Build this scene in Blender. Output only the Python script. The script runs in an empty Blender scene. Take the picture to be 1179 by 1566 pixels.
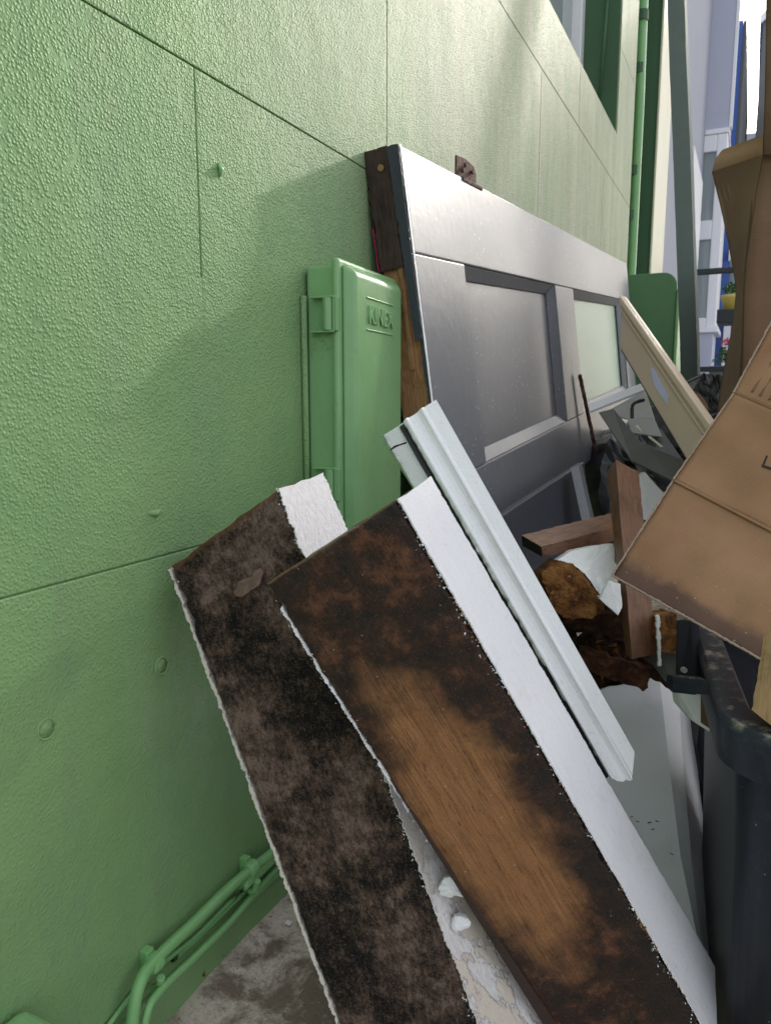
import bpy, math, random
from math import sin, cos, tan, atan, radians, pi
from mathutils import Vector as V, noise, Matrix
random.seed(7)
sc = bpy.context.scene
COL = sc.collection

# ------------------------------------------------------------------ camera
FPX, CX, CY = 1130.0, 589.5, 783.0
YAW, PITCH = radians(26), atan(173 / FPX)
CAM = V((.5, 0, .535))
FH = V((-sin(YAW), cos(YAW), 0)); RT = V((cos(YAW), sin(YAW), 0)); UZ = V((0, 0, 1))
FW = FH * cos(PITCH) - UZ * sin(PITCH); UP = FH * sin(PITCH) + UZ * cos(PITCH)
cd = bpy.data.cameras.new('camera'); cam = bpy.data.objects.new('camera', cd); COL.objects.link(cam)
cam.location = CAM; cam.rotation_euler = (pi / 2 - PITCH, 0, YAW)
cd.sensor_fit = 'VERTICAL'; cd.sensor_height = 24; cd.lens = 24 * FPX / 1566
cd.clip_start = .02; cd.clip_end = 500
cd.dof.use_dof = True; cd.dof.focus_distance = .66; cd.dof.aperture_fstop = 16
sc.camera = cam
# ------------------------------------------------------------------ light
SUN_DIR = V((.17, .90, .40)).normalized()
EL = math.asin(SUN_DIR.z); AZ = math.atan2(SUN_DIR.x, SUN_DIR.y)
w = bpy.data.worlds.new('World'); sc.world = w; w.use_nodes = True
nt = w.node_tree; bg = nt.nodes['Background']
sky = nt.nodes.new('ShaderNodeTexSky'); sky.sky_type = 'NISHITA'; sky.sun_disc = False
sky.sun_elevation = EL; sky.sun_rotation = AZ; sky.air_density = 1.0; sky.dust_density = 3.0; sky.ozone_density = .7
bwn = nt.nodes.new('ShaderNodeRGBToBW'); nt.links.new(sky.outputs[0], bwn.inputs[0])
mxn = nt.nodes.new('ShaderNodeMix'); mxn.data_type = 'RGBA'; mxn.inputs[0].default_value = .58      # thin high haze: a whiter sky
nt.links.new(sky.outputs[0], mxn.inputs[6]); nt.links.new(bwn.outputs[0], mxn.inputs[7])
ovn = nt.nodes.new('ShaderNodeMix'); ovn.data_type = 'RGBA'; ovn.inputs[0].default_value = .36           # even bright veil of cloud
nt.links.new(mxn.outputs[2], ovn.inputs[6]); ovn.inputs[7].default_value = (7.2, 7.4, 7.9, 1)
nt.links.new(ovn.outputs[2], bg.inputs[0]); bg.inputs[1].default_value = .15
sl = bpy.data.lights.new('sun', 'SUN'); sl.energy = 4.8; sl.angle = radians(4); sl.color = (1, .93, .82)
so = bpy.data.objects.new('sun', sl); COL.objects.link(so); so.rotation_euler = (-SUN_DIR).to_track_quat('-Z', 'Y').to_euler()
vs = sc.view_settings; vs.view_transform = 'Standard'; vs.look = 'None'; vs.gamma = 1; vs.use_curve_mapping = False
vs.exposure = .85

# ------------------------------------------------------------------ pixel -> place helpers (real distances everywhere)
def ray(x, y): return FW + RT * ((x - CX) / FPX) - UP * ((y - CY) / FPX)
def P(x, y, d): return CAM + ray(x, y) * d
def onp(x, y, pt, n):
    r = ray(x, y); return CAM + r * ((V(pt) - CAM).dot(n) / r.dot(n))
def WX(x, y, xx=0): return onp(x, y, (xx, 0, 0), V((1, 0, 0)))
def WY(x, y, yy): return onp(x, y, (0, yy, 0), V((0, 1, 0)))
GZ = -.10
def GR(x, y): return onp(x, y, (0, 0, GZ), UZ)

# ------------------------------------------------------------------ objects
OFF = {}
def thing(name, label, cat, base, group=None, kind=None):
    o = bpy.data.objects.new(name, None); COL.objects.link(o); o.location = base
    o.empty_display_size = .05; o['label'] = label; o['category'] = cat
    if group: o['group'] = group
    if kind: o['kind'] = kind
    OFF[o.name] = V(base); return o

class MB:
    def __init__(s): s.v = []; s.f = []; s.m = []; s.uv = []
    def add(s, vs_, fs, mi=0, uvs=None):
        b = len(s.v); s.v += [V(q) for q in vs_]
        for k, f in enumerate(fs):
            s.f.append([b + i for i in f]); s.m.append(mi[k] if isinstance(mi, list) else mi)
            s.uv.append(uvs[k] if uvs else [(0, 0)] * len(f))
        return s
    def hexa(s, c, mi=0):   # c: 4 bottom + 4 top corners
        return s.add(c, [(0, 3, 2, 1), (4, 5, 6, 7), (0, 1, 5, 4), (1, 2, 6, 5), (2, 3, 7, 6), (3, 0, 4, 7)], mi)
    def box(s, a, b, mi=0):
        x0, y0, z0 = a; x1, y1, z1 = b
        return s.hexa([(x0, y0, z0), (x1, y0, z0), (x1, y1, z0), (x0, y1, z0), (x0, y0, z1), (x1, y0, z1), (x1, y1, z1), (x0, y1, z1)], mi)
    def prism(s, poly, vec, mi=0):
        n = len(poly); vec = V(vec); p = [V(q) for q in poly]
        return s.add(p + [q + vec for q in p], [tuple(range(n))[::-1], tuple(range(n, 2 * n))] + [(i, (i + 1) % n, (i + 1) % n + n, i + n) for i in range(n)], mi)
    def tube(s, pts, r, n=12, mi=0):
        pts = [V(q) for q in pts]; rr = r if isinstance(r, list) else [r] * len(pts)
        vs_ = []; up = V((.13, .31, .94))
        for i, q in enumerate(pts):
            t = (pts[min(i + 1, len(pts) - 1)] - pts[max(i - 1, 0)]).normalized()
            a = t.cross(up).normalized(); b_ = t.cross(a)
            for k in range(n):
                vs_.append(q + (a * cos(2 * pi * k / n) + b_ * sin(2 * pi * k / n)) * rr[i])
        fs = [(i * n + k, i * n + (k + 1) % n, (i + 1) * n + (k + 1) % n, (i + 1) * n + k) for i in range(len(pts) - 1) for k in range(n)]
        fs += [tuple(range(n))[::-1], tuple(range((len(pts) - 1) * n, len(pts) * n))]
        return s.add(vs_, fs, mi)
    def build(s, name, mats, parent=None, base=None, smooth=False, bevel=0, seg=2, weld=False):
        me = bpy.data.meshes.new(name)
        o = bpy.data.objects.new(name, me); COL.objects.link(o)
        if parent is not None: org = OFF[parent.name]; o.parent = parent
        else: org = V(base) if base is not None else V((0, 0, 0)); o.location = org
        if parent is not None and base is not None:
            pass
        OFF[o.name] = org
        me.from_pydata([q - org for q in s.v], [], s.f)
        for m_ in (mats if isinstance(mats, (list, tuple)) else [mats]): me.materials.append(m_)
        ul = me.uv_layers.new(name='UVMap')
        k = 0
        for p_, uv, mi in zip(me.polygons, s.uv, s.m):
            p_.material_index = mi; p_.use_smooth = smooth
            for j in range(p_.loop_total): ul.data[p_.loop_start + j].uv = uv[j]
        if bevel:
            md = o.modifiers.new('bevel', 'BEVEL'); md.width = bevel; md.segments = seg; md.limit_method = 'ANGLE'; md.angle_limit = radians(35)
            md.harden_normals = False
        me.validate()
        return o

def tag(o, label, cat, group=None, kind=None):
    o['label'] = label; o['category'] = cat
    if group: o['group'] = group
    if kind: o['kind'] = kind
    return o

def lattice(m, fn, nu, nv, nw, L, Wd, T, warp=None, mats=(0, 0, 0, 0)):
    """solid board: fn(s,a,c) -> point; s along, a across the front, c through. mats: front, side a=1, back+side a=0, ends"""
    idx = {}; vs_ = []
    def vid(i, j, k):
        key = (i, j, k)
        if key not in idx:
            q = fn(i / nu, j / nv, k / nw)
            if warp: q = warp(q, i / nu, j / nv, k / nw)
            idx[key] = len(vs_); vs_.append(q)
        return idx[key]
    fs = []; uv = []; mi = []
    def quad(ks, uvk, m_):
        fs.append([vid(*k) for k in ks]); uv.append(uvk); mi.append(m_)
    for i in range(nu):
        for j in range(nv):
            u0, u1, v0, v1 = i / nu * L, (i + 1) / nu * L, j / nv * Wd, (j + 1) / nv * Wd
            quad([(i, j, 0), (i + 1, j, 0), (i + 1, j + 1, 0), (i, j + 1, 0)], [(u0, v0), (u1, v0), (u1, v1), (u0, v1)], mats[0])
            quad([(i, j, nw), (i, j + 1, nw), (i + 1, j + 1, nw), (i + 1, j, nw)], [(u0, v0 + 1), (u0, v1 + 1), (u1, v1 + 1), (u1, v0 + 1)], mats[2])
        for k in range(nw):
            u0, u1, v0, v1 = i / nu * L, (i + 1) / nu * L, Wd + k / nw * T, Wd + (k + 1) / nw * T
            quad([(i, nv, k), (i + 1, nv, k), (i + 1, nv, k + 1), (i, nv, k + 1)], [(u0, v0), (u1, v0), (u1, v1), (u0, v1)], mats[1])
            quad([(i, 0, k), (i, 0, k + 1), (i + 1, 0, k + 1), (i + 1, 0, k)], [(u0, -v0), (u0, -v1), (u1, -v1), (u1, -v0)], mats[2])
    for j in range(nv):
        for k in range(nw):
            a0, a1, c0, c1 = j / nv * Wd, (j + 1) / nv * Wd, 2 + k / nw * T, 2 + (k + 1) / nw * T
            quad([(0, j, k), (0, j + 1, k), (0, j + 1, k + 1), (0, j, k + 1)], [(a0, c0), (a1, c0), (a1, c1), (a0, c1)], mats[3])
            quad([(nu, j, k), (nu, j, k + 1), (nu, j + 1, k + 1), (nu, j + 1, k)], [(a0, c0), (a0, c1), (a1, c1), (a1, c0)], mats[3])
    m.add(vs_, fs, mi, uv)
    return m

def box_fn(A, B, C, A2, B2, C2):
    D, D2 = A + C - B, A2 + C2 - B2
    def fn(s, a, c):
        p0 = (A.lerp(B, a)).lerp(D.lerp(C, a), c); p1 = (A2.lerp(B2, a)).lerp(D2.lerp(C2, a), c)
        return p0.lerp(p1, s)
    return fn

def board(name, pts, mats, slots=(0, 0, 0, 0), res=(60, 10, 6), rough=.0007, chip=.002, parent=None, bow=0, freq=60, smooth=True):
    """pts: A,B,C (start) and A2,B2,C2 (end) as points"""
    A, B, C, A2, B2, C2 = pts
    fn = box_fn(*pts); ctr = sum(pts, V()) / 6
    L = (B2 - B).length; Wd = (A - B).length; T = (C - B).length
    sd = random.random() * 50
    def warp(q, s, a, c):
        cen = fn(s, .5, .5)
        e = (1 if a in (0, 1) else 0) + (1 if c in (0, 1) else 0) + (1 if s in (0, 1) else 0)
        q = q + noise.noise_vector(q * freq + V((sd, 0, 0))) * rough
        if e >= 2:
            k = abs(noise.noise(q * 90 + V((0, sd, 0)))) + .6 * abs(noise.noise(q * 320))
            q = q + (cen - q).normalized() * k * chip
        if bow: q = q + (C - B).normalized() * bow * sin(pi * s)
        return q
    m = MB(); lattice(m, fn, *res, L, Wd, T, warp, slots)
    return m.build(name, mats, parent, base=(None if parent is not None else B2), smooth=False)

def skin(m, c00, c10, c01, c11, th, nu=120, nv=4, jag=.002, fr=160, mi=0, ends=.002, seed=0):
    """thin ragged paint film; c00->c10 long direction, c00->c01 across. th = thickness vector. fr per metre"""
    c00, c10, c01, c11, th = map(V, (c00, c10, c01, c11, th))
    L = (c10 - c00).length; Wd = (c01 - c00).length
    vs_ = []; al = (c10 - c00).normalized(); ac = (c01 - c00).normalized()
    for i in range(nu + 1):
        for j in range(nv + 1):
            s, a = i / nu, j / nv
            q = c00.lerp(c10, s).lerp(c01.lerp(c11, s), a)
            u = s * L * fr
            if j in (0, nv):
                k = .7 * noise.noise(V((u, j * 7.1 + seed, .3))) + .6 * noise.noise(V((u * 4.3, j * 3 + seed, 1.7))) + .8 * noise.noise(V((u * .16, j, seed + 3))) - 3.2 * max(0, noise.noise(V((u * .45, j * 5 + 2, seed + 6))) - .22)
                q = q + ac * k * jag * (1 if j else -1)
            if i in (0, nu):
                k = noise.noise(V((a * Wd * fr, seed + 9 + i, .5))); q = q + al * k * ends
            vs_.append(q)
    n = len(vs_); W_ = nv + 1
    vs_ += [q + th for q in vs_]
    fs = []; uv = []
    for i in range(nu):
        for j in range(nv):
            a = i * W_ + j; b = a + 1; c = a + W_ + 1; d = a + W_
            uu = [(i / nu * L, j / nv * Wd), (i / nu * L, (j + 1) / nv * Wd), ((i + 1) / nu * L, (j + 1) / nv * Wd), ((i + 1) / nu * L, j / nv * Wd)]
            fs.append((a, b, c, d)); uv.append(uu); fs.append((a + n, d + n, c + n, b + n)); uv.append([uu[0], uu[3], uu[2], uu[1]])
        for j in (0, nv):
            a = i * W_ + j; d = a + W_; fs.append((a, d, d + n, a + n)); uv.append([(0, 0)] * 4)
    for j in range(nv):
        for i in (0, nu):
            a = i * W_ + j; fs.append((a, a + 1, a + 1 + n, a + n)); uv.append([(0, 0)] * 4)
    return m.add(vs_, fs, mi, uv)

# ------------------------------------------------------------------ materials
class NB:
    def __init__(s, name, rough=.6, spec=.5, metal=0):
        s.m = bpy.data.materials.new(name); s.m.use_nodes = True; s.t = s.m.node_tree; s.n = s.t.nodes
        s.b = s.n['Principled BSDF']; s.b.inputs['Roughness'].default_value = rough
        s.b.inputs['Specular IOR Level'].default_value = spec; s.b.inputs['Metallic'].default_value = metal
    def co(s, kind='Object'):
        if kind == 'Position': return s.n.new('ShaderNodeNewGeometry').outputs['Position']
        return s.n.new('ShaderNodeTexCoord').outputs[kind]
    def map(s, co, sc_=(1, 1, 1), loc=(0, 0, 0), rot=(0, 0, 0)):
        k = s.n.new('ShaderNodeMapping'); s.t.links.new(co, k.inputs[0])
        k.inputs['Scale'].default_value = sc_; k.inputs['Location'].default_value = loc; k.inputs['Rotation'].default_value = rot
        return k.outputs[0]
    def noise(s, co, sc_, det=4, ro=.55, dist=0):
        k = s.n.new('ShaderNodeTexNoise'); s.t.links.new(co, k.inputs['Vector'])
        k.inputs['Scale'].default_value = sc_; k.inputs['Detail'].default_value = det; k.inputs['Roughness'].default_value = ro
        k.inputs['Distortion'].default_value = dist; return k.outputs[0]
    def vor(s, co, sc_, feat='F1', out=0):
        k = s.n.new('ShaderNodeTexVoronoi'); s.t.links.new(co, k.inputs['Vector']); k.feature = feat
        k.inputs['Scale'].default_value = sc_; return k.outputs[out]
    def ramp(s, fac, stops, interp='LINEAR'):
        k = s.n.new('ShaderNodeValToRGB'); s.t.links.new(fac, k.inputs[0]); cr = k.color_ramp; cr.interpolation = interp
        while len(cr.elements) < len(stops): cr.elements.new(.5)
        for e, (p_, c) in zip(cr.elements, stops):
            e.position = p_; e.color = (c if isinstance(c, tuple) else (c, c, c)) + (1,)
        return k.outputs[0]
    def mix(s, fac, a, b, mode='MIX'):
        k = s.n.new('ShaderNodeMix'); k.data_type = 'RGBA'; k.blend_type = mode
        for i_, v_ in ((0, fac), (6, a), (7, b)):
            if hasattr(v_, 'links') or hasattr(v_, 'is_linked'): s.t.links.new(v_, k.inputs[i_])
            elif i_ == 0: k.inputs[0].default_value = v_
            else: k.inputs[i_].default_value = tuple(v_) + (1,)
        return k.outputs[2]
    def math(s, op, a, b=0, c=None, clamp=False):
        k = s.n.new('ShaderNodeMath'); k.operation = op; k.use_clamp = clamp
        for i_, v_ in enumerate((a, b, c)):
            if v_ is None: continue
            if isinstance(v_, (int, float)): k.inputs[i_].default_value = v_
            else: s.t.links.new(v_, k.inputs[i_])
        return k.outputs[0]
    def xyz(s, co):
        k = s.n.new('ShaderNodeSeparateXYZ'); s.t.links.new(co, k.inputs[0]); return k.outputs
    def bump(s, h, dist=.001, st=1.0, prev=None):
        k = s.n.new('ShaderNodeBump'); s.t.links.new(h, k.inputs['Height']); k.inputs['Distance'].default_value = dist; k.inputs['Strength'].default_value = st
        if prev is not None: s.t.links.new(prev, k.inputs['Normal'])
        s.t.links.new(k.outputs[0], s.b.inputs['Normal']); return k.outputs[0]
    def col(s, c):
        if isinstance(c, tuple): s.b.inputs['Base Color'].default_value = c + (1,)
        else: s.t.links.new(c, s.b.inputs['Base Color'])
        return s
    def rough(s, r): s.t.links.new(r, s.b.inputs['Roughness']); return s

def plain(name, c, rough=.6, var=.15, sc_=30, spec=.5, metal=0, bump=0, bs=300):
    k = NB(name, rough, spec, metal); co = k.co()
    f = k.noise(co, sc_, 5)
    k.col(k.mix(f, tuple(x * (1 - var) for x in c), tuple(min(1, x * (1 + var)) for x in c)))
    if bump: k.bump(k.noise(co, bs, 3), bump)
    return k.m

GREEN = (.155, .335, .150)
def mk_wall():
    k = NB('green_masonry_paint', .6, .22); p = k.co('Position')
    big = k.noise(p, 3.2, 5); mid = k.noise(p, 14, 5)
    c = k.mix(k.ramp(big, [(.35, 0.), (.7, 1.)]), (.186, .330, .142), (.228, .375, .158))
    c = k.mix(k.math('MULTIPLY', k.ramp(mid, [(.5, 0.), (.75, 1.)]), .35), c, (.145, .300, .130))
    # grey scuffed patch where things rubbed against the paint
    x, y, z = k.xyz(p)
    sm = k.math('SUBTRACT', 1, k.math('MULTIPLY', k.math('ABSOLUTE', k.math('SUBTRACT', y, .60)), 7), clamp=True)
    sz = k.math('SUBTRACT', 1, k.math('MULTIPLY', k.math('ABSOLUTE', k.math('SUBTRACT', z, .235)), 5), clamp=True)
    msk = k.math('MULTIPLY', k.math('MULTIPLY', sm, sz), k.ramp(k.noise(k.map(p, (1, 1, .5)), 22, 6, .7), [(.35, 0.), (.7, 1.)]))
    c = k.mix(k.math('MULTIPLY', msk, .75), c, (.36, .45, .36))
    # cream sun sheen on the upper wall, painted into the colour
    sheen = k.math('MULTIPLY', k.math('MULTIPLY', k.math('SUBTRACT', y, .55, clamp=True), 1.3, clamp=True), k.math('MULTIPLY', k.math('SUBTRACT', z, .55, clamp=True), 2.4, clamp=True))
    streak = k.ramp(k.noise(k.map(p, (1, 5, .35)), 2.5, 4), [(.3, .5), (.65, 1.)])
    c = k.mix(k.math('MULTIPLY', k.math('MULTIPLY', sheen, streak), .9), c, (.46, .48, .345))
    spk = k.vor(p, 60); 
    c = k.mix(k.ramp(spk, [(.0, 1.), (.045, 0.)]), c, (.5, .55, .42))
    grime = k.ramp(k.noise(k.map(p, (1, 2.2, .45)), 7, 5, .7), [(.52, 0.), (.72, 1.)])
    c = k.mix(k.math('MULTIPLY', grime, .35), c, (.20, .25, .17))
    pit_shade = k.ramp(k.noise(p, 330, 2, .6), [(.26, 1.), (.36, 0.)])
    c = k.mix(k.math('MULTIPLY', pit_shade, k.math('MULTIPLY', k.math('SUBTRACT', z, .45, clamp=True), 1.6, clamp=True)), c, (.10, .17, .08))  # shade inside the render's pits, painted as dark specks higher up
    k.col(c)
    h1 = k.noise(p, 400, 3, .62); h2 = k.noise(p, 130, 2, .5); h3 = mid
    v1 = k.ramp(k.vor(p, 330), [(0, 1.), (.6, 0.)])
    hh = k.math('ADD', k.math('MULTIPLY', h1, .75), k.math('ADD', k.math('MULTIPLY', h2, .4), k.math('MULTIPLY', v1, 1.1)))
    # roughcast is coarser higher up, smoother low down
    amp = k.math('ADD', .34, k.math('MULTIPLY', k.math('SUBTRACT', z, .25, clamp=True), 1.1), clamp=True)
    hh = k.math('ADD', k.math('MULTIPLY', hh, amp), k.math('ADD', k.math('MULTIPLY', h3, 1.8), k.math('MULTIPLY', big, 10.0)))
    k.bump(hh, .0011, 1.0)
    k.rough(k.ramp(h1, [(.3, .50), (.7, .65)]))
    return k.m
M = {}
M['wall'] = mk_wall()
def mk_gpaint(name, c, rough=.35):
    k = NB(name, rough, .5); co = k.co()
    f = k.noise(co, 25, 5); c1 = k.mix(f, tuple(x * .88 for x in c), tuple(x * 1.12 for x in c))
    d = k.ramp(k.noise(k.map(co, (1, 1, .4)), 120, 5, .7), [(.60, 0.), (.72, 1.)])
    c1 = k.mix(k.math('MULTIPLY', d, .35), c1, (.07, .14, .06))
    spk = k.ramp(k.vor(co, 70), [(0, 1.), (.05, 0.)]); c1 = k.mix(spk, c1, (.05, .09, .05))
    k.col(c1); k.bump(k.noise(co, 90, 4), .0006, .8); return k.m
M['gbox'] = mk_gpaint('green_gloss_on_box', (.225, .43, .19), .33)
M['gpipe'] = mk_gpaint('green_gloss_on_pipe', (.20, .43, .165), .38)
M['gdark'] = plain('shaded_green_masonry', (.045, .115, .05), .6, .2, 5, bump=.001, bs=200)  # wall green darkened for the shaded reveal, pier front and recess
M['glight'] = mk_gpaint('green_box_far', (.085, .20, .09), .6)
def mk_white(name, c=(.80, .80, .82), streak=.5, dirt=.4, rough=.5):
    k = NB(name, rough, .4); uv = k.co('UV'); o = k.co()
    st = k.noise(k.map(uv, (6, 90, 1)), 3.5, 5, .6)
    c1 = k.mix(k.math('MULTIPLY', k.ramp(st, [(.35, 0.), (.7, 1.)]), streak), c, tuple(x * .82 for x in c))
    sp = k.ramp(k.noise(o, 520, 3, .7), [(.60, 0.), (.70, 1.)])
    c1 = k.mix(k.math('MULTIPLY', sp, dirt), c1, (.42, .40, .38)); sf = k.ramp(k.noise(k.map(uv, (1, 1, 1), rot=(0, 0, .5)), 60, 5, .8, 2.0), [(.60, 0.), (.64, 1.)]); c1 = k.mix(k.math('MULTIPLY', sf, dirt * .8), c1, (.52, .47, .41))
    d = k.ramp(k.noise(o, 18, 6, .65), [(.55, 0.), (.75, 1.)])
    c1 = k.mix(k.math('MULTIPLY', d, dirt * .6), c1, (.55, .55, .52))
    g = k.ramp(k.vor(k.map(o, (1, 1, 1)), 95), [(0, 1.), (.035, 0.)])
    c1 = k.mix(g, c1, (.22, .21, .2))
    k.col(c1); k.bump(k.math('ADD', k.noise(o, 380, 3), k.math('MULTIPLY', st, .8)), .0007, .7); return k.m
M['white'] = mk_white('chalky_white_paint', (.82,.82,.84), streak=.3, dirt=.4)
M['white2'] = mk_white('glossy_offwhite_paint', (.88, .88, .89), streak=.3, dirt=.4, rough=.32)
M['white3'] = mk_white('greyed_white_paint', (.92, .92, .92), streak=.2, dirt=.35, rough=.4)
M['flake'] = mk_white('flaking_white_paint', (.62, .58, .50), streak=.2, dirt=.8, rough=.8)

def mk_peel():
    k = NB('peeling_white_paint', .6, .35); o = k.co(); uv = k.co('UV')
    st = k.noise(k.map(uv, (40, 160, 1)), 3, 5, .7); c = k.mix(k.ramp(st, [(.4, 0.), (.65, 1.)]), (.80, .78, .78), (.62, .58, .56))
    pe = k.ramp(k.noise(k.map(uv, (1, 2, 1)), 26, 6, .65), [(.50, 0.), (.54, 1.)]); pe = k.math('MULTIPLY', pe, k.ramp(k.xyz(uv)[0], [(.28, 0.), (.36, 1.)])); c = k.mix(k.math('MULTIPLY', pe, .7), c, (.70, .60, .48))
    ed = k.ramp(k.noise(k.map(uv, (1, 2, 1)), 26, 6, .65), [(.49, 0.), (.505, 1.), (.52, 0.)]); c = k.mix(k.math('MULTIPLY', k.math('MULTIPLY', ed, .6), k.ramp(k.xyz(uv)[0], [(.28, 0.), (.36, 1.)])), c, (.25, .2, .17))
    k.col(c); n1 = k.bump(pe, .0012, .8); k.bump(k.noise(o, 260, 4, .7), .001, .8, n1); return k.m
M['peel'] = mk_peel()
def mk_rotA():
    k = NB('mouldy_dark_wood', .8, .15); uv = k.co('UV'); o = k.co()
    a = k.noise(o, 60, 6, .75); b_ = k.noise(k.map(uv, (28, 60, 1)), 4, 5, .75); big = k.noise(o, 9, 4)
    f = k.math('ADD', k.math('MULTIPLY', a, .55), k.math('ADD', k.math('MULTIPLY', b_, .35), k.math('MULTIPLY', big, .80)))
    f = k.math('SUBTRACT', f, .215)
    c = k.ramp(f, [(.50, (.010, .010, .011)), (.56, (.030, .024, .021)), (.64, (.11, .072, .056)), (.74, (.27, .19, .155))])
    fl = k.ramp(k.noise(o, 480, 4, .8), [(.54, 0.), (.62, 1.)])
    fd = k.ramp(k.noise(k.map(uv, (260, 420, 1)), 1.6, 4, .8), [(.5, 0.), (.6, 1.)]); c = k.mix(k.math('MULTIPLY', fd, .45), c, (.008, .007, .007))
    c = k.mix(k.math('MULTIPLY', fl, .38), c, (.25, .155, .11))
    sp = k.ramp(k.vor(o, 110), [(0, 1.), (.05, 0.)]); c = k.mix(sp, c, (.45, .40, .36))
    x, y, z = k.xyz(uv)   # browner end grain lip at the sawn end
    e = k.math('SUBTRACT', 1, k.math('MULTIPLY', x, 150), clamp=True)
    c = k.mix(k.math('MULTIPLY', e, .8), c, (.20, .10, .05))
    k.col(c); n1 = k.bump(k.noise(o, 75, 6, .75), .007, 1.); k.bump(k.noise(o, 420, 3), .001, .8, n1)
    k.rough(k.ramp(a, [(.3, .65), (.7, .9)])); return k.m
M['rotA'] = mk_rotA()
def mk_rotB():
    k = NB('stained_orange_wood', .55, .4); uv = k.co('UV'); o = k.co()
    wn = k.noise(o, 16, 5, .6); x, y, z = k.xyz(uv)
    g = k.noise(k.map(uv, (5, 420, 1)), 3, 5, .65, .3); g2 = k.noise(k.map(uv, (3, 70, 1)), 3, 5, .6, 1.2)
    base = k.mix(k.ramp(g, [(.3, 0.), (.7, 1.)]), (.20, .080, .030), (.46, .225, .092))
    base = k.mix(k.math('MULTIPLY', k.ramp(g2, [(.5, 0.), (.7, 1.)]), .4), base, (.12, .05, .02))
    # damp, blackened areas: sawn end, right arris, lower end; a lighter island in the middle
    dx = k.math('DIVIDE', k.math('SUBTRACT', x, .275), .145); dy = k.math('DIVIDE', k.math('SUBTRACT', y, .046), .043)
    r = k.math('ADD', k.math('MULTIPLY', dx, dx), k.math('MULTIPLY', dy, dy))
    r = k.math('ADD', r, k.math('MULTIPLY', k.math('SUBTRACT', wn, .5), 2.6))
    r = k.math('ADD', r, k.math('MULTIPLY', k.math('SUBTRACT', k.noise(o, 70, 5, .7), .5), .5))
    dm = k.ramp(k.math('MULTIPLY', r, .5), [(.30, 0.), (.52, .55), (.78, 1.)])
    dark = k.ramp(k.noise(o, 42, 5, .7), [(.36, (.007, .006, .006)), (.52, (.035, .015, .010)), (.64, (.13, .052, .026)), (.8, (.22, .10, .05))])
    c = k.mix(dm, base, dark)
    blk = k.math('MULTIPLY', k.ramp(k.math('ADD', y, k.math('MULTIPLY', k.math('SUBTRACT', wn, .5), .05)), [(.085, 0.), (.112, 1.)]), k.ramp(x, [(.12, .2), (.24, 1.)]))
    c = k.mix(k.math('MULTIPLY', blk, .85), c, (.008, .008, .010))
    ff = k.noise(o, 620, 3, .8); c = k.mix(k.math('MULTIPLY', k.ramp(ff, [(.5, 0.), (.62, 1.)]), .25), c, (.03, .014, .008)); c = k.mix(k.math('MULTIPLY', k.ramp(ff, [(.30, 1.), (.42, 0.)]), .35), c, (.34, .2, .11))
    sp = k.ramp(k.vor(o, 75), [(0, 1.), (.06, 0.)]); c = k.mix(sp, c, (.6, .55, .5))
    ck_ = k.ramp(k.noise(k.map(uv, (2.2, 60, 1), rot=(0, 0, .03)), 2.6, 6, .6, 1.5), [(.485, 0.), (.5, 1.), (.515, 0.)]); c = k.mix(k.math('MULTIPLY', ck_, .75), c, (.012, .007, .005))
    fz = k.ramp(k.noise(o, 55, 7, .8), [(.62, 0.), (.74, 1.)])
    c = k.mix(k.math('MULTIPLY', fz, .5), c, (.21, .17, .15))
    e = k.math('SUBTRACT', 1, k.math('MULTIPLY', x, 450), clamp=True)
    c = k.mix(k.math('MULTIPLY', e, .8), c, (.26, .16, .07))
    k.col(c); n1 = k.bump(k.noise(o, 38, 6, .7), .003, .7); k.bump(g, .0009, .7, n1)
    k.rough(k.math('SUBTRACT', .62, k.math('MULTIPLY', dm, .30))); return k.m
M['rotB'] = mk_rotB()
def mk_wood(name, c0, c1, rough=.6, gs=(8, 120, 1), sc_=3, bump=.0008):
    k = NB(name, rough, .35); uv = k.co('UV'); o = k.co()
    g = k.noise(k.map(uv, gs), sc_, 6, .65, .5); c = k.mix(k.ramp(g, [(.3, 0.), (.7, 1.)]), c0, c1)
    d = k.ramp(k.noise(o, 30, 6, .7), [(.5, 0.), (.7, 1.)]); c = k.mix(k.math('MULTIPLY', d, .6), c, tuple(x * .45 for x in c0))
    k.col(c); n1 = k.bump(g, bump, .9); k.bump(k.noise(o, 60, 6, .7), .0015, .6, n1); return k.m
M['rawwood'] = mk_wood('raw_split_wood', (.20, .095, .038), (.42, .23, .10), .7, bump=.002)
M['darkwood'] = mk_wood('weathered_black_wood', (.018, .013, .011), (.085, .048, .034), .6, bump=.002)
M['scab'] = mk_wood('pinkish_torn_wood', (.11, .06, .05), (.34, .22, .18), .45)
M['redwood'] = mk_wood('reddish_hardwood', (.12, .052, .028), (.29, .150, .082), .5)
M['batten'] = mk_wood('yellow_softwood', (.26, .155, .07), (.42, .27, .13), .65)
def mk_lump(name, stops):
    k = NB(name, .75, .3); o = k.co(); a = k.noise(o, 48, 5, .7, .6)
    c = k.ramp(a, stops); sp = k.ramp(k.noise(o, 260, 4, .7), [(.62, 0.), (.75, 1.)]); c = k.mix(k.math('MULTIPLY', sp, .5), c, (.10, .04, .02))
    k.col(c); k.bump(k.noise(k.map(o, (1, 1, 2.2)), 60, 5, .75), .007, 1.); return k.m
M['orange'] = mk_lump('orange_rotten_wood', [(.32, (.05, .020, .008)), (.5, (.24, .095, .024)), (.7, (.42, .21, .07))])
M['redrot'] = mk_lump('reddish_rotten_wood', [(.35, (.03, .012, .007)), (.52, (.12, .045, .022)), (.7, (.26, .12, .06))])
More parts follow.
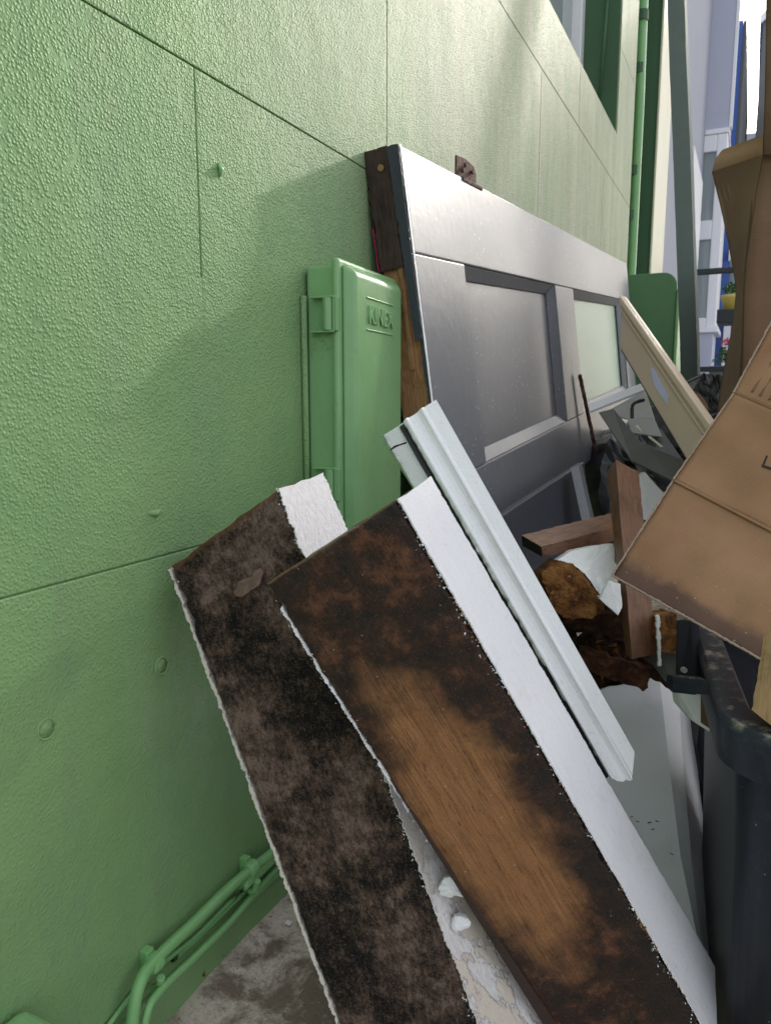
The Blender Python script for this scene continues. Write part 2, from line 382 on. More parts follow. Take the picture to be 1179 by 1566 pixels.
M['rotpulp'] = mk_lump('dark_rotten_pulp', [(.35, (.012, .007, .005)), (.52, (.055, .024, .014)), (.7, (.16, .07, .035))])
def mk_door():
    k = NB('grey_gloss_door_paint', .3, .5); p = k.co('Position'); uv = k.co('UV')
    f = k.noise(k.map(p, (1, 1, 2)), 4, 3, .5); c = k.mix(f, (.170, .178, .196), (.225, .230, .245))
    ha = k.ramp(k.noise(p, 60, 5, .75), [(.56, 0.), (.70, 1.)]); c = k.mix(k.math('MULTIPLY', ha, .14), c, (.40, .40, .41))
    sp = k.ramp(k.vor(p, 62), [(.06, 1.), (.13, 0.)]); gate = k.ramp(k.noise(p, 7, 3), [(.40, 0.), (.58, 1.)])
    c = k.mix(k.math('MULTIPLY', sp, gate), c, (.78, .78, .76))
    sc2 = k.ramp(k.noise(k.map(p, (1, 1, 12), rot=(.5, 0, 0)), 22, 3, .5), [(.66, 0.), (.71, 1.)]); c = k.mix(k.math('MULTIPLY', sc2, .2), c, (.55, .55, .55))
    k.col(c); k.bump(k.noise(p, 40, 5), .0012, .6); k.rough(k.ramp(f, [(.3, .37), (.7, .43)])); return k.m
M['door'] = mk_door()
M['shade_door'] = plain('shaded_board_grey', (.055, .06, .078), .5, .2, 20, bump=.0005)  # door grey darkened for the board lying in shade
M['doordk'] = plain('dark_blue_grey_old_paint', (.040, .045, .062), .45, .3, 60, bump=.0006)
M['rust'] = mk_lump('flaking_rust', [(.35, (.05, .025, .02)), (.52, (.14, .065, .05)), (.7, (.30, .22, .19))])
def mk_glass():
    k = NB('pale_green_obscure_glass', .35, .6); p = k.co('Position')
    f = k.noise(k.map(p, (1, 2.2, 9)), 32, 5, .6); k.col(k.mix(f, (.26, .46, .31), (.42, .62, .45)))
    k.b.inputs['Transmission Weight'].default_value = .25
    k.bump(k.noise(k.map(p, (1, 1.5, 6)), 60, 3), .002, .8); return k.m
M['obscure'] = mk_glass()
def mk_card(name, c0, c1, damp=False, lines=.12):
    k = NB(name, .8, .2); uv = k.co('UV'); o = k.co(); x, y, z = k.xyz(uv)
    f = k.noise(o, 10, 6, .6); c = k.mix(k.ramp(f, [(.3, 0.), (.7, 1.)]), c0, c1)
    fib = k.noise(k.map(uv, (160, 500, 1)), 2, 4, .7); c = k.mix(k.math('MULTIPLY', k.ramp(fib, [(.45, 0.), (.7, 1.)]), .3), c, tuple(q * .7 for q in c0))
    if damp:
        n_ = k.noise(o, 30, 5, .6); e = k.math('ADD', x, k.math('MULTIPLY', k.math('SUBTRACT', n_, .5), .028))
        dm = k.ramp(e, [(.0, .95), (.016, .85), (.024, .30), (.029, 0.)])
        c = k.mix(dm, c, (.115, .068, .058))
        s_ = k.math('MULTIPLY', k.ramp(k.vor(o, 120), [(0, 1.), (.10, 0.)]), k.ramp(x, [(.02, 1.), (.06, .0)])); c = k.mix(s_, c, (.6, .55, .45))
    wv = k.n.new('ShaderNodeTexWave'); k.t.links.new(k.map(uv, (1, 1, 1)), wv.inputs[0]); wv.bands_direction = 'X'; wv.inputs['Scale'].default_value = 70; wv.inputs['Distortion'].default_value = .6
    n1 = k.bump(wv.outputs[1], .00035, lines); k.bump(k.noise(o, 35, 5), .0022, .5, n1)
    k.col(c); return k.m
M['card'] = mk_card('kraft_cardboard_damp_edge', (.30, .155, .088), (.39, .22, .132), True)
M['card1'] = mk_card('kraft_cardboard', (.29, .15, .084), (.38, .215, .126))
M['cardedge'] = plain('pale_cut_cardboard_edge', (.36, .27, .21), .9, .3, 90)
M['card2'] = mk_card('dark_brown_cardboard', (.15, .085, .052), (.21, .125, .08), False, .5)  # darker brown for the tall box, roll and torn flutes
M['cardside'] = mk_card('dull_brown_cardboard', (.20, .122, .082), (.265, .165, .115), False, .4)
M['cardl'] = mk_card('pale_cardboard_lip', (.36, .21, .135), (.44, .27, .18))
def mk_bin():
    k = NB('dusty_charcoal_plastic', .40, .28); p = k.co(); z = k.xyz(k.co('Position'))
    c = k.mix(k.noise(p, 8, 4), (.013, .016, .025), (.024, .028, .040))
    nrm = k.n.new('ShaderNodeNewGeometry').outputs['Normal']; nz = k.xyz(nrm)[2]
    d = k.math('MULTIPLY', k.ramp(k.noise(p, 45, 5, .75), [(.50, 0.), (.70, 1.)]), k.math('MULTIPLY', k.ramp(nz, [(.55, 0.), (.9, 1.)]), k.math('GREATER_THAN', z[2], .255)))
    c = k.mix(k.math('MULTIPLY', d, .75), c, (.45, .40, .30))
    du = k.ramp(k.noise(p, 160, 5, .7), [(.5, 0.), (.75, 1.)]); c = k.mix(k.math('MULTIPLY', du, .15), c, (.12, .13, .14))
    sp = k.ramp(k.vor(p, 60), [(0, 1.), (.06, 0.)]); c = k.mix(sp, c, (.5, .5, .5))
    k.col(c); k.bump(k.noise(p, 500, 2), .0003, .6); return k.m
M['bin'] = mk_bin()
def mk_conc():
    k = NB('wet_concrete', .8, .4); p = k.co('Position')
    a = k.noise(p, 26, 5, .7); f = k.noise(p, 260, 5, .8); c = k.mix(a, (.58, .49, .40), (.84, .74, .63))
    c = k.mix(k.ramp(f, [(.5, 0.), (.68, .7)]), c, (.22, .19, .16)); c = k.mix(k.ramp(k.noise(p, 430, 3, .7), [(.6, 0.), (.68, .7)]), c, (.6, .57, .5))
    wet = k.ramp(k.noise(p, 11, 6, .7, .5), [(.47, 0.), (.58, 1.)]); c = k.mix(k.math('MULTIPLY', wet, .8), c, (.13, .082, .05))
    k.col(c); k.bump(k.math('ADD', f, a), .003, .8); k.rough(k.ramp(wet, [(0, .8), (1, .35)])); return k.m
M['conc'] = mk_conc()
M['stone'] = plain('small_stone', (.28, .22, .18), .8, .4, 80)
M['beige'] = plain('beige_laminate', (.68, .53, .39), .4, .08, 8)
M['beigeedge'] = plain('dark_laminate_edge', (.03, .035, .03), .5, .3, 20)
M['label'] = plain('pale_blue_label', (.62, .64, .85), .4, .05)
M['greymetal'] = plain('pale_grey_coated_steel', (.40, .40, .38), .45, .15, 20, bump=.0003)
M['greydk'] = plain('dull_olive_grey_steel', (.13, .13, .115), .5, .2, 25)
M['blackmatte'] = plain('matt_black_plastic', (.010, .011, .016), .8, .3, 15, spec=.15)
M['black'] = plain('black_plastic', (.012, .013, .016), .4, .3, 15)
M['blackmetal'] = plain('black_railing_paint', (.015, .02, .022), .45, .2)
M['upvc'] = plain('white_upvc', (.88, .88, .90), .3, .03)
M['lilac'] = plain('lilac_grey_render', (.50, .52, .62), .8, .06, 3, bump=.001, bs=150)
M['lilacdk'] = plain('grey_lilac_side_render', (.35, .36, .42), .8, .08, 3)
M['blue'] = plain('bright_blue_paint', (.045, .12, .42), .45, .1)
M['slate'] = plain('dark_grey_cladding', (.13, .135, .135), .7, .15, 4)
M['postg'] = mk_gpaint('grey_green_post_paint', (.085, .115, .10), .8)
M['yellow'] = plain('yellow_plastic', (.65, .50, .12), .5, .1)
M['leaf'] = plain('leaf_green', (.06, .16, .04), .6, .5, 40)
M['moss'] = plain('yellow_green_moss', (.20, .34, .07), .9, .5, 80)
M['pink'] = plain('pink_petals', (.75, .25, .35), .6, .2, 60)
M['gap'] = plain('black_gaps_and_cracks', (.008, .008, .009), .5, .2, 60)  # black for the box's shadow gap, the casing seam and cracks
M['cream'] = plain('sunlit_pier_and_slot_cream', (.60, .58, .42), .5, .1, 6, bump=.001, bs=200)  # sunlit look of the pier's outer face as colour; also the tray slot
M['magenta'] = plain('pink_paint_edge', (.50, .02, .14), .5, .2)
M['ink'] = plain('printed_black_ink', (.02, .018, .016), .7, .2)
def mk_pane():
    k = NB('window_glass', .06, .7); k.col((.36, .42, .42)); k.b.inputs['Transmission Weight'].default_value = .2; return k.m
M['pane'] = mk_pane()
M['curtain'] = plain('net_curtain', (.65, .68, .68), .9, .15, 12)
M['asph'] = plain('dark_paving', (.10, .10, .10), .85, .3, 6, bump=.003, bs=60)

# ================================================================== SETTING
m = MB(); m.add([(-30, -20, GZ - .004), (60, -20, GZ - .004), (60, 120, GZ - .004), (-30, 120, GZ - .004)], [(0, 1, 2, 3)])
g = m.build('ground', M['asph']); g['kind'] = 'structure'
# concrete strip at the foot of the wall: uneven sheet
m = MB(); nx, ny = 60, 150; vs_ = []
for i in range(nx + 1):
    for j in range(ny + 1):
        x_ = -.0 + i / nx * 1.3; y_ = -.3 + j / ny * 4.4
        vs_.append((x_, y_, GZ + .006 + .003 * noise.noise(V((x_ * 9, y_ * 9, 0))) + (.0025 * noise.noise(V((x_ * 60, y_ * 60, 2))))))
m.add(vs_, [(i * (ny + 1) + j, (i + 1) * (ny + 1) + j, (i + 1) * (ny + 1) + j + 1, i * (ny + 1) + j + 1) for i in range(nx) for j in range(ny)])
g = m.build('pavement', M['conc'], smooth=True); g['kind'] = 'structure'

# ---- green rendered wall, lined out in blocks, with a deep window opening
wall = thing('rendered_wall', 'green roughcast house wall lined out in large blocks, left side of the passage', 'wall', (0, 1.2, GZ))
YE = 3.32; WY0, WY1, WZ0 = 1.55, 2.943, 1.487
m = MB()
m.box((-.30, -.9, GZ), (-.0025, YE, WZ0)); m.box((-.30, -.9, WZ0), (-.0025, WY0, 3.2)); m.box((-.30, WY1, WZ0), (-.0025, YE, 3.2)); m.box((-.30, WY0, 2.75), (-.0025, WY1, 3.2))
m.build('wall_core', M['wall'], wall)
m = MB(); m.box((-.295, WY1 - .0015, WZ0 + .003), (-.006, WY1 - .0005, 2.749)); m.build('window_reveal', M['gdark'], wall)
zs = [GZ, .385, .850, 1.315, 1.78, 2.245, 2.71, 3.2]
first = None; gp = .0007; gv = .0006
for r in range(len(zs) - 1):
    y0 = (.607 if r % 2 == 1 else 1.030) - .846 * 4
    ys = [y0 + .846 * k for k in range(9)]
    if r == 0: ys = [-.9, YE]
    for a, b in zip(ys[:-1], ys[1:]):
        a = max(a, -.9); b = min(b, YE)
        if b - a < .02: continue
        z0, z1 = zs[r], zs[r + 1]
        pieces = [(a + gv, b - gv, z0 + gp, z1 - gp)]
        if z1 > WZ0 and b > WY0 and a < WY1:
            pieces = []
            if a < WY0: pieces.append((a + gv, WY0, z0 + gp, z1 - gp))
            if b > WY1: pieces.append((WY1, b - gv, z0 + gp, z1 - gp))
            if z0 < WZ0: pieces.append((max(a, WY0) + gp, min(b, WY1) - gp, z0 + gp, WZ0))
        for (ya, yb, za, zb) in pieces:
            if yb - ya < .02 or zb - za < .02: continue
            m = MB(); m.box((-.0024, ya, za), (0, yb, zb)); m.build('render_block', M['wall'], wall, bevel=.0013, seg=2)
m = MB(); m.box((-.0024, .600, .389), (-.0002, .614, .655)); m.build('joint_filler', M['wall'], wall, bevel=.0005)
# round plugs, nail dimple
for (px_, py_, r_) in ((72, 1115, .0085), (248, 1018, .0085)):
    c = WX(px_, py_, .0); m = MB(); ring = [c + V((0, cos(t) * r_, sin(t) * r_)) for t in [2 * pi * k / 28 for k in range(29)]]
    m.tube(ring, .0010, 6); m.prism([c + V((-.0002, cos(2 * pi * k / 24) * r_ * .93, sin(2 * pi * k / 24) * r_ * .93)) for k in range(24)], (.0006, 0, 0))
    m.build('filled_plug', M['wall'], wall, smooth=True)
c = WX(335, 260, 0); m = MB(); m.tube([c + V((0, 0, .006)), c + V((.003, 0, 0)), c + V((0, 0, -.007))], [.0016, .0028, .0010], 7); m.build('paint_blob', M['gpipe'], wall, smooth=True)
c = WX(238, 785, 0); m = MB(); m.tube([c + V((-.002, -.012, .002)), c + V((.0007, 0, 0)), c + V((-.002, .01, .003))], [.002, .0035, .002], 8); m.build('paint_blob', M['wall'], wall, smooth=True)
# plinth under the pipes
m = MB(); m.box((-.02, -.9, GZ), (.006, YE, -.052)); m.build('plinth', M['wall'], wall, bevel=.003)
# window
fr = MB()
for (a, b) in (((-.20, WY0, WZ0 + .002), (-.13, WY0 + .05, 2.748)), ((-.20, WY1 - .055, WZ0 + .002), (-.13, WY1 - .002, 2.748)), ((-.20, WY0 + .05, WZ0 + .002), (-.13, WY1 - .055, WZ0 + .06)), ((-.20, WY0 + .05, 2.69), (-.13, WY1 - .055, 2.748)), ((-.19, 2.22, WZ0 + .06), (-.14, 2.27, 2.69))):
    fr.box(a, b)
win = fr.build('window', M['upvc'], wall, bevel=.003)
m = MB(); m.box((-.17, WY0 + .05, WZ0 + .06), (-.165, WY1 - .055, 2.69)); m.build('pane', M['pane'], win)
m = MB(); m.tube([WY(930, -20, WY1 - .02), WY(916, 150, WY1 - .02)], .006, 8); m.build('cable', M['gdark'], wall, smooth=True)

# green pier beyond: front painted dark for shade, return painted cream for sunlight
pier = thing('wall_pier', 'green pier projecting past the end of the green wall, shade and sunlight in its colours', 'pier', (.07, 3.95, GZ))
XP = WY(1003, 200, 3.7).x; YP = WX(1021, 200, XP).y
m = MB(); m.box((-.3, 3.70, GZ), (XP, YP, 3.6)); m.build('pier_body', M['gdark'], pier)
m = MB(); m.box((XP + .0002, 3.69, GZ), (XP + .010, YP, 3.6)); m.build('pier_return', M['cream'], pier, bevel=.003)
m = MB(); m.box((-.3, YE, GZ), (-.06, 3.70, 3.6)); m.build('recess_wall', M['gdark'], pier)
# downpipe
dp = thing('drainpipe', 'green painted downpipe with joints between wall end and dark pier', 'drainpipe', (.035, 3.5, GZ))
xa = [WY(984, -30, 3.52), WY(977, 160, 3.52), WY(970, 300, 3.52), WY(964, 420, 3.52), V((.02, 3.52, GZ))]
m = MB(); m.tube(xa, .021, 14); m.build('pipe', M['gpipe'], dp, smooth=True)
for (x_, y_) in ((981, 25), (976, 106), (968, 262), (963, 330)):
    c = WY(x_, y_, 3.52); m = MB(); m.tube([c - UZ * .02, c + UZ * .02], .027, 14); m.box(c + V((-.07, -.006, -.008)), c + V((0, .006, .008))); m.build('pipe_bracket', M['gdark'], dp)

# ---- small green conduits along the foot of the wall
cg = 'painted pipes along the foot of the wall'
def smooth_path(pts, n=10):
    out = []
    for i in range(len(pts) - 1):
        p0, p1, p2, p3 = pts[max(i - 1, 0)], pts[i], pts[i + 1], pts[min(i + 2, len(pts) - 1)]
        for k in range(n):
            t = k / n; out.append(.5 * ((2 * p1) + (p2 - p0) * t + (2 * p0 - 5 * p1 + 4 * p2 - p3) * t * t + (3 * p1 - p0 - 3 * p2 + p3) * t ** 3))
    return out + [pts[-1]]
c1 = thing('gas_pipe', 'thicker green painted pipe running along the wall foot, bending down near its clip', 'pipe', (.014, .6, -.03), cg)
pth = [WX(196, 1640, .022), WX(203, 1560, .022), WX(214, 1505, .020), WX(236, 1470, .016), WX(300, 1408, .014), WX(360, 1350, .014), WX(430, 1293, .014), WX(520, 1215, .014)]
pth += [V((.014, 3.3, pth[-1].z))]
m = MB(); m.tube(smooth_path(pth), .0060, 14); m.build('pipe', M['gpipe'], c1, smooth=True)
for (x_, y_) in ((236, 1472), (385, 1328)):
    c = WX(x_, y_, .014); m = MB(); m.tube([c + V((0, -.008, 0)), c + V((0, -.004, 0)), c + V((0, .004, 0)), c + V((0, .008, 0))], [.0078, .0096, .0096, .0078], 14)
    m.box(c + V((-.014, -.005, -.020)), c + V((-.004, .005, .012))); m.tube([c + V((-.004, 0, -.03)), c + V((.004, .001, -.026)), c + V((.008, 0, -.013))], .0045, 8)
    m.build('pipe_clip', M['gpipe'], c1, bevel=.001)
c2 = thing('cable_conduit', 'thinner green painted conduit curving below the gas pipe', 'pipe', (.012, .6, -.05), cg)
pth = [WX(216, 1640, .026), WX(224, 1555, .026), WX(245, 1515, .024), WX(300, 1462, .02), WX(352, 1410, .016), WX(395, 1360, .013), WX(440, 1312, .011), WX(520, 1240, .010)] 
pth += [V((.010, 3.3, pth[-1].z))]
m = MB(); m.tube(smooth_path(pth), .0040, 12); m.build('pipe', M['gpipe'], c2, smooth=True)
c3 = MB(); pth = [WX(150, 1590, .004), WX(225, 1495, .004), WX(300, 1432, .004), WX(360, 1372, .004), WX(450, 1290, .004), V((.004, 3.3, -.02))]
c3.tube(smooth_path(pth), .0026, 8)
tag(c3.build('cable', M['gpipe'], base=(0, .5, -.04), smooth=True), 'slim green painted cable between the two pipes', 'cable')
# pale green cover at the very bottom left
m = MB(); p0 = WX(0, 1545, .03); m.box((0.001, -.1, GZ), (.045, p0.y + .040, p0.z - .036))
tag(m.build('service_cover', M['gbox'], base=(.02, .1, GZ), bevel=.012, seg=4), 'rounded pale green cover at the wall foot, bottom left corner', 'cover')

# ---- meter box
bx = thing('meter_box', 'green painted wall meter box with embossed lid, behind the white boards', 'meter box', (0, .80, .33))
ang = radians(3.0)
bo = V((.0, .797, 0)); zt = WX(462, 408, 0).z; zb = zt - .38
ex = V((cos(ang), sin(ang), 0)); ey = V((-sin(ang), cos(ang), 0))
def BP(a, b, z): return bo + ex * a + ey * b + UZ * z
def bbox(mm, a0, a1, b0, b1, z0, z1, mi=0):
    mm.hexa([BP(a0, b0, z0), BP(a1, b0, z0), BP(a1, b1, z0), BP(a0, b1, z0), BP(a0, b0, z1), BP(a1, b0, z1), BP(a1, b1, z1), BP(a0, b1, z1)], mi)
m = MB(); bbox(m, .004, .040, 0, .185, zb, zt); m.build('box_body', M['gbox'], bx, bevel=.003, seg=3)
m = MB(); bbox(m, .040, .050, -.006, .190, zb - .006, zt + .008); m.build('lid_rim', M['gbox'], bx, bevel=.0045, seg=4)
m = MB()
lo = [BP(.050, .002, zb), BP(.050, .184, zb), BP(.050, .184, zt + .003), BP(.050, .002, zt + .003)]
hi = [BP(.066, .010, zb + .01), BP(.062, .165, zb + .01), BP(.062, .165, zt - .008), BP(.066, .010, zt - .008)]
m.hexa(lo + hi); lid = m.build('lid', M['gbox'], bx, bevel=.005, seg=4)
m = MB(); bbox(m, .0, .006, .02, .17, zb - .01, zt - .02); m.build('gap_shadow_strip', M['gap'], bx)  # black strip standing in for the shadow behind the box
m = MB(); q = WX(466, 455, 0); m.tube([V((.004, .79, zt - .035)), V((.004, .792, zb))], .004, 8); m.build('sealant_bead', M['wall'], bx, smooth=True)
for zc in (WX(490, 483, .03).z + .002, WX(490, 742, .03).z):
    h = MB(); bbox(h, .014, .046, -.012, 0, zc + .019, zc + .0215); bbox(h, .014, .046, -.012, 0, zc - .0215, zc - .019)
    h.tube([BP(.037, -.008, zc - .019), BP(.037, -.008, zc + .019)], .0065, 12)
    bbox(h, .044, .050, -.011, 0.0, zc - .020, zc + .020)
    hg = h.build('hinge', M['gbox'], bx, bevel=.0008)
# embossed lettering on the lid
def text_mesh(txt, size, extr):
    cu = bpy.data.curves.new('lettering', 'FONT'); cu.body = txt; cu.size = size; cu.extrude = extr; cu.align_x = 'CENTER'; cu.align_y = 'CENTER'; cu.offset = .0006
    o = bpy.data.objects.new('tmp', cu); COL.objects.link(o); dg = bpy.context.evaluated_depsgraph_get()
    me = bpy.data.meshes.new_from_object(o.evaluated_get(dg)); bpy.data.objects.remove(o); bpy.data.curves.remove(cu); return me
def place_text(me, name, mat, parent, org, xa_, ya_, za_):
    o = bpy.data.objects.new(name, me); COL.objects.link(o); me.materials.clear(); me.materials.append(mat)
    R_ = Matrix((xa_, ya_, za_)).transposed().to_4x4(); me.transform(R_); o.parent = parent; o.location = org - OFF[parent.name]; return o
fa = (hi[1] - hi[0]).normalized(); fn_ = fa.cross(UZ).normalized()
ctr_ = hi[0].lerp(hi[1], .50); ctr_.z = zt - .055
tm = text_mesh('KINEX', .029, .0020); place_text(tm, 'embossed_lettering', M['gbox'], bx, ctr_ + fn_ * .0006, fa, UZ, fn_)
m = MB()
for dz in (.021, -.018):
    for a in (0,):
        q0 = ctr_ - fa * .046 + UZ * (dz - .0006); q1 = ctr_ + fa * .046 + UZ * (dz - .0006)
        m.hexa([q0 - fn_ * .001, q1 - fn_ * .001, q1 + fn_ * .0014, q0 + fn_ * .0014, q0 - fn_ * .001 + UZ * .0016, q1 - fn_ * .001 + UZ * .0016, q1 + fn_ * .0014 + UZ * .0016, q0 + fn_ * .0014 + UZ * .0016])
m.build('embossed_line', M['gbox'], bx, bevel=.0005)

m = MB(); random.seed(31)
for zc in (WX(490, 483, .03).z, WX(490, 742, .03).z):
    for _ in range(70):
        q = BP(random.uniform(.012, .040), -.0016, zc - .020 + random.gauss(-.006, .010)); r_ = random.uniform(.0006, .0016)
        vs_ = [q + V((random.uniform(-1, 1), random.uniform(-1, .3), random.uniform(-1, 1))) * r_ for _ in range(4)]; m.add(vs_, [(0, 1, 2), (0, 3, 1), (1, 3, 2), (0, 2, 3)])
m.build('moss_specks', M['moss'], bx)['kind'] = 'stuff'
# ---- second meter box, far end
q0 = WY(965, 420, 3.28); q1 = WY(1036, 420, 3.28); zt2 = q0.z; x1 = q1.x
prof = [(0.001, GZ + .15)] + [(x1, GZ + .15)] + [(x1 - .055 + .055 * cos(t), zt2 - .055 + .055 * sin(t)) for t in [k / 8 * pi / 2 for k in range(9)]] + [(0.001, zt2)]
fb = thing('utility_cabinet', 'green wall cabinet with rounded top corner beyond the grey door', 'cabinet', (.1, 3.35, GZ + .15))
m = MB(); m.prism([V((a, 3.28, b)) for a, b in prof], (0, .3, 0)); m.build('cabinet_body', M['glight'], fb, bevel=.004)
m = MB(); m.box((x1 + .001, 3.27, GZ + .16), (x1 + .014, 3.60, zt2 - .07)); m.build('cabinet_door', M['gbox'], fb, bevel=.004)

# ================================================================== DOOR leaning on its long edge
DL = ray(1146, 502).normalized(); DC = P(612, 221, 1.0); t_ = onp(660, 610, DC, DL) - DC; DE = t_.normalized(); DN = DL.cross(DE).normalized()
if DN.x > 0: DN = -DN
def DP(l, w_, n_=0): return DC + DL * l + DE * w_ + DN * n_
def dbox(mm, l0, l1, w0, w1, n0, n1, mi=0):
    mm.hexa([DP(l0, w0, n0), DP(l1, w0, n0), DP(l1, w1, n0), DP(l0, w1, n0), DP(l0, w0, n1), DP(l1, w0, n1), DP(l1, w1, n1), DP(l0, w1, n1)], mi)
door = thing('panelled_door', 'old grey panelled door on its side, leaning on the green wall', 'door', DP(1.05, .62))
TH = .050
def dpart(name, l0, l1, w0, w1, n0=0, n1=TH, mat='door', bev=.0025): 
    m = MB(); dbox(m, l0, l1, w0, w1, n0, n1); return m.build(name, M[mat], door, bevel=bev)
dpart('stile', 0.004, 2.10, 0, .141)                     # top long stile
dpart('rail', 0.004, .208, .1415, .470)                  # near cross rail
dpart('stile', 0.004, 2.10, .4705, .605)                 # lower long stile
dpart('rail', .850, 1.055, .1415, .470)
dpart('rail', 1.90, 2.10, .1415, .470)
dpart('panel', .209, .849, .142, .4695, .022, .030)
dpart('glass_pane', 1.056, 1.899, .142, .4695, .024, .029, 'obscure')
for (l0, l1) in ((.208, .850), (1.055, 1.90)):
    a0, a1 = .0, .020
    m = MB()
    def mould(p, q, pi_, qi_):
        m.hexa([DP(*p, .020), DP(*q, .020), DP(*qi_, .0215), DP(*pi_, .0215), DP(*p, .004), DP(*q, .004), DP(*qi_, .018), DP(*pi_, .018)])
    o_ = [(l0 + .0003, .1418), (l1 - .0003, .1418), (l1 - .0003, .4697), (l0 + .0003, .4697)]; i_ = [(l0 + a1, .1418 + a1), (l1 - a1, .1418 + a1), (l1 - a1, .4697 - a1), (l0 + a1, .4697 - a1)]
    for k in range(4): mould(o_[k], o_[(k + 1) % 4], i_[k], i_[(k + 1) % 4])
    m.build('panel_moulding', M['door'], door, bevel=.0008)
# weather lip along the top edge
m = MB(); dbox(m, .25, 2.08, -.012, -.0005, .018, .040); m.build('edge_strip', M['doordk'], door, bevel=.002)
# near end: old dark wood above, raw split wood below, dark paint film along the arris
def endfn(w0, w1, n0, n1, l0, l1): return [DP(l0, w0, n1), DP(l0, w0, n0), DP(l1, w0, n0), DP(l0, w1, n1), DP(l0, w1, n0), DP(l1, w1, n0)]
board('end_grain_cap', endfn(-.002, .158, .016, TH + .004, -.006, .010), [M['darkwood']], parent=door, res=(50, 14, 3), rough=.0016, chip=.004)
board('split_end', endfn(.150, .62, .006, TH + .001, .0005, .012), [M['rawwood']], parent=door, res=(90, 16, 3), rough=.0022, chip=.003, freq=45)
board('end_splinter', endfn(.140, .30, .018, .026, -.004, .004), [M['rawwood']], parent=door, res=(30, 3, 2), rough=.001, chip=.002)
board('end_splinter', endfn(.18, .33, .040, .046, -.003, .004), [M['rawwood']], parent=door, res=(30, 3, 2), rough=.001, chip=.002)
m = MB(); skin(m, DP(-.0075, 0, .0), DP(-.0075, .26, .0), DP(-.0075, .0, .017), DP(-.0075, .26, .012), DL * .0012, 90, 4, .0015, 120, seed=3)
skin(m, DP(-.0015, .255, .0), DP(-.0015, .36, .0), DP(-.0015, .255, .007), DP(-.0015, .36, .004), DL * .001, 60, 3, .0018, 200, seed=8); m.build('paint_film', M['doordk'], door)
m = MB(); skin(m, DP(-.003, -.001, -.0012), DP(-.003, .6, -.0012), DP(.002, 0, -.0012), DP(.002, .6, -.0012), DN * .001, 160, 2, .0008, 100, seed=5); m.build('worn_arris', M['white3'], door)
m = MB(); skin(m, DP(-.004, .10, TH + .0045), DP(-.004, .16, TH + .0045), DP(.004, .10, TH + .0045), DP(.004, .16, TH + .0045), DN * .0012, 30, 2, .0008, 100); m.build('pink_paint_trace', M['magenta'], door)
m = MB(); c = DP(-.0075, .024, .030); m.tube([c - DL * .0004, c + DL * .003], .0045, 12); m.build('filler_spot', M['batten'], door)
# rusty hinge leaf on the top edge
m = MB(); h0 = DP(.26, .003, .012)
hp = [DP(.238, .004, .008), DP(.335, .004, .008), DP(.338, -.018, .004), DP(.318, -.030, .001), DP(.275, -.034, .0), DP(.236, -.033, .002)]
m.prism(hp, DN * .003); m.tube([DP(.245, .003, .002), DP(.345, .003, .002)], .0045, 10)
hg = m.build('hinge', M['rust'], door, bevel=.0006)
m = MB()
for a, b in ((.255, -.012), (.305, -.018), (.272, -.024)): m.tube([DP(a, b, -.0015), DP(a, b, .003)], .0035, 8)
m.build('screw_head', M['rust'], hg)
# batten and pitted bar over the middle rail, lower second door edge
m = MB(); a0 = DP(.985, .365, -.012); a1 = DP(1.09, .70, -.030)
m.tube([a0.lerp(a1, k / 40) + noise.noise_vector(V((k * .9, 0, 0))) * .0016 for k in range(41)], .0052, 7)
tag(m.build('metal_rod', M['rust'], base=a1), 'thin pitted metal rod standing against the middle rail of the grey door', 'rod')

# grey lower board behind the door bottom
A, B, C_ = P(770, 800, 1.16), P(896, 700, 1.72), P(900, 690, 1.80)
pl_ = [P(765, 790, 1.10), P(893, 706, 1.72), P(905, 835, 1.62), P(770, 905, 1.05)]
nn = (pl_[1] - pl_[0]).cross(pl_[3] - pl_[0]).normalized()
m = MB(); m.prism(pl_, nn * (.018 if nn.dot(FW) > 0 else -.018)); tag(m.build('painted_board', M['shade_door'], base=pl_[3], bevel=.002), 'grey painted board standing below the leaning door, darkened for shade', 'board')
A, B, C_ = P(878, 690, 1.60), P(893, 688, 1.62), P(905, 690, 1.68)
board_o = board('door_stop_strip', [P(872, 715, 1.50), P(884, 712, 1.50), P(890, 712, 1.54), P(892, 810, 1.40), P(906, 808, 1.40), P(912, 808, 1.44)], [M['door']], res=(20, 2, 2), chip=.001)
tag(board_o, 'short grey painted strip beside the metal rod at the door foot', 'strip')

# ================================================================== PILE IN FRONT
# --- board 1: far-left mouldy board with white side
def PB(l): return [P(*q) for q in l]
def ext(pts, k):   # lengthen the lower end
    A, B, C_, A2, B2, C2 = pts; return [A, B, C_, A + (A2 - A) * k, B + (B2 - B) * k, C_ + (C2 - C_) * k]
def facing(n_, p):  # point towards camera
    return n_ if n_.dot(CAM - p) > 0 else -n_
b1 = thing('rotten_board', 'leftmost mouldy black-brown board with a white painted side, against the green wall', 'board', P(620, 1640, .62), 'rotten painted boards')
BRD1 = b1
p1 = ext(PB([(262, 867, .690), (424, 749, .655), (492, 726, .715), (520, 1566, .665), (727, 1566, .625), (856, 1566, .70)]), 1.16)
board('wood', p1, [M['rotA'], M['rotA'], M['rotA'], M['rotA']], parent=b1, res=(150, 30, 8), rough=.0018, chip=.0035, freq=55)
A, B, C_, A2, B2, C2 = p1
nS = facing((B2 - B).cross(C_ - B).normalized(), B.lerp(C_, .5)); 
m = MB(); skin(m, B + nS * .001, B2 + nS * .001, C_ + nS * .001, C2 + nS * .001, nS * .0012, 700, 6, .0032, 150, seed=2); m.build('paint_layer', M['peel'], b1)
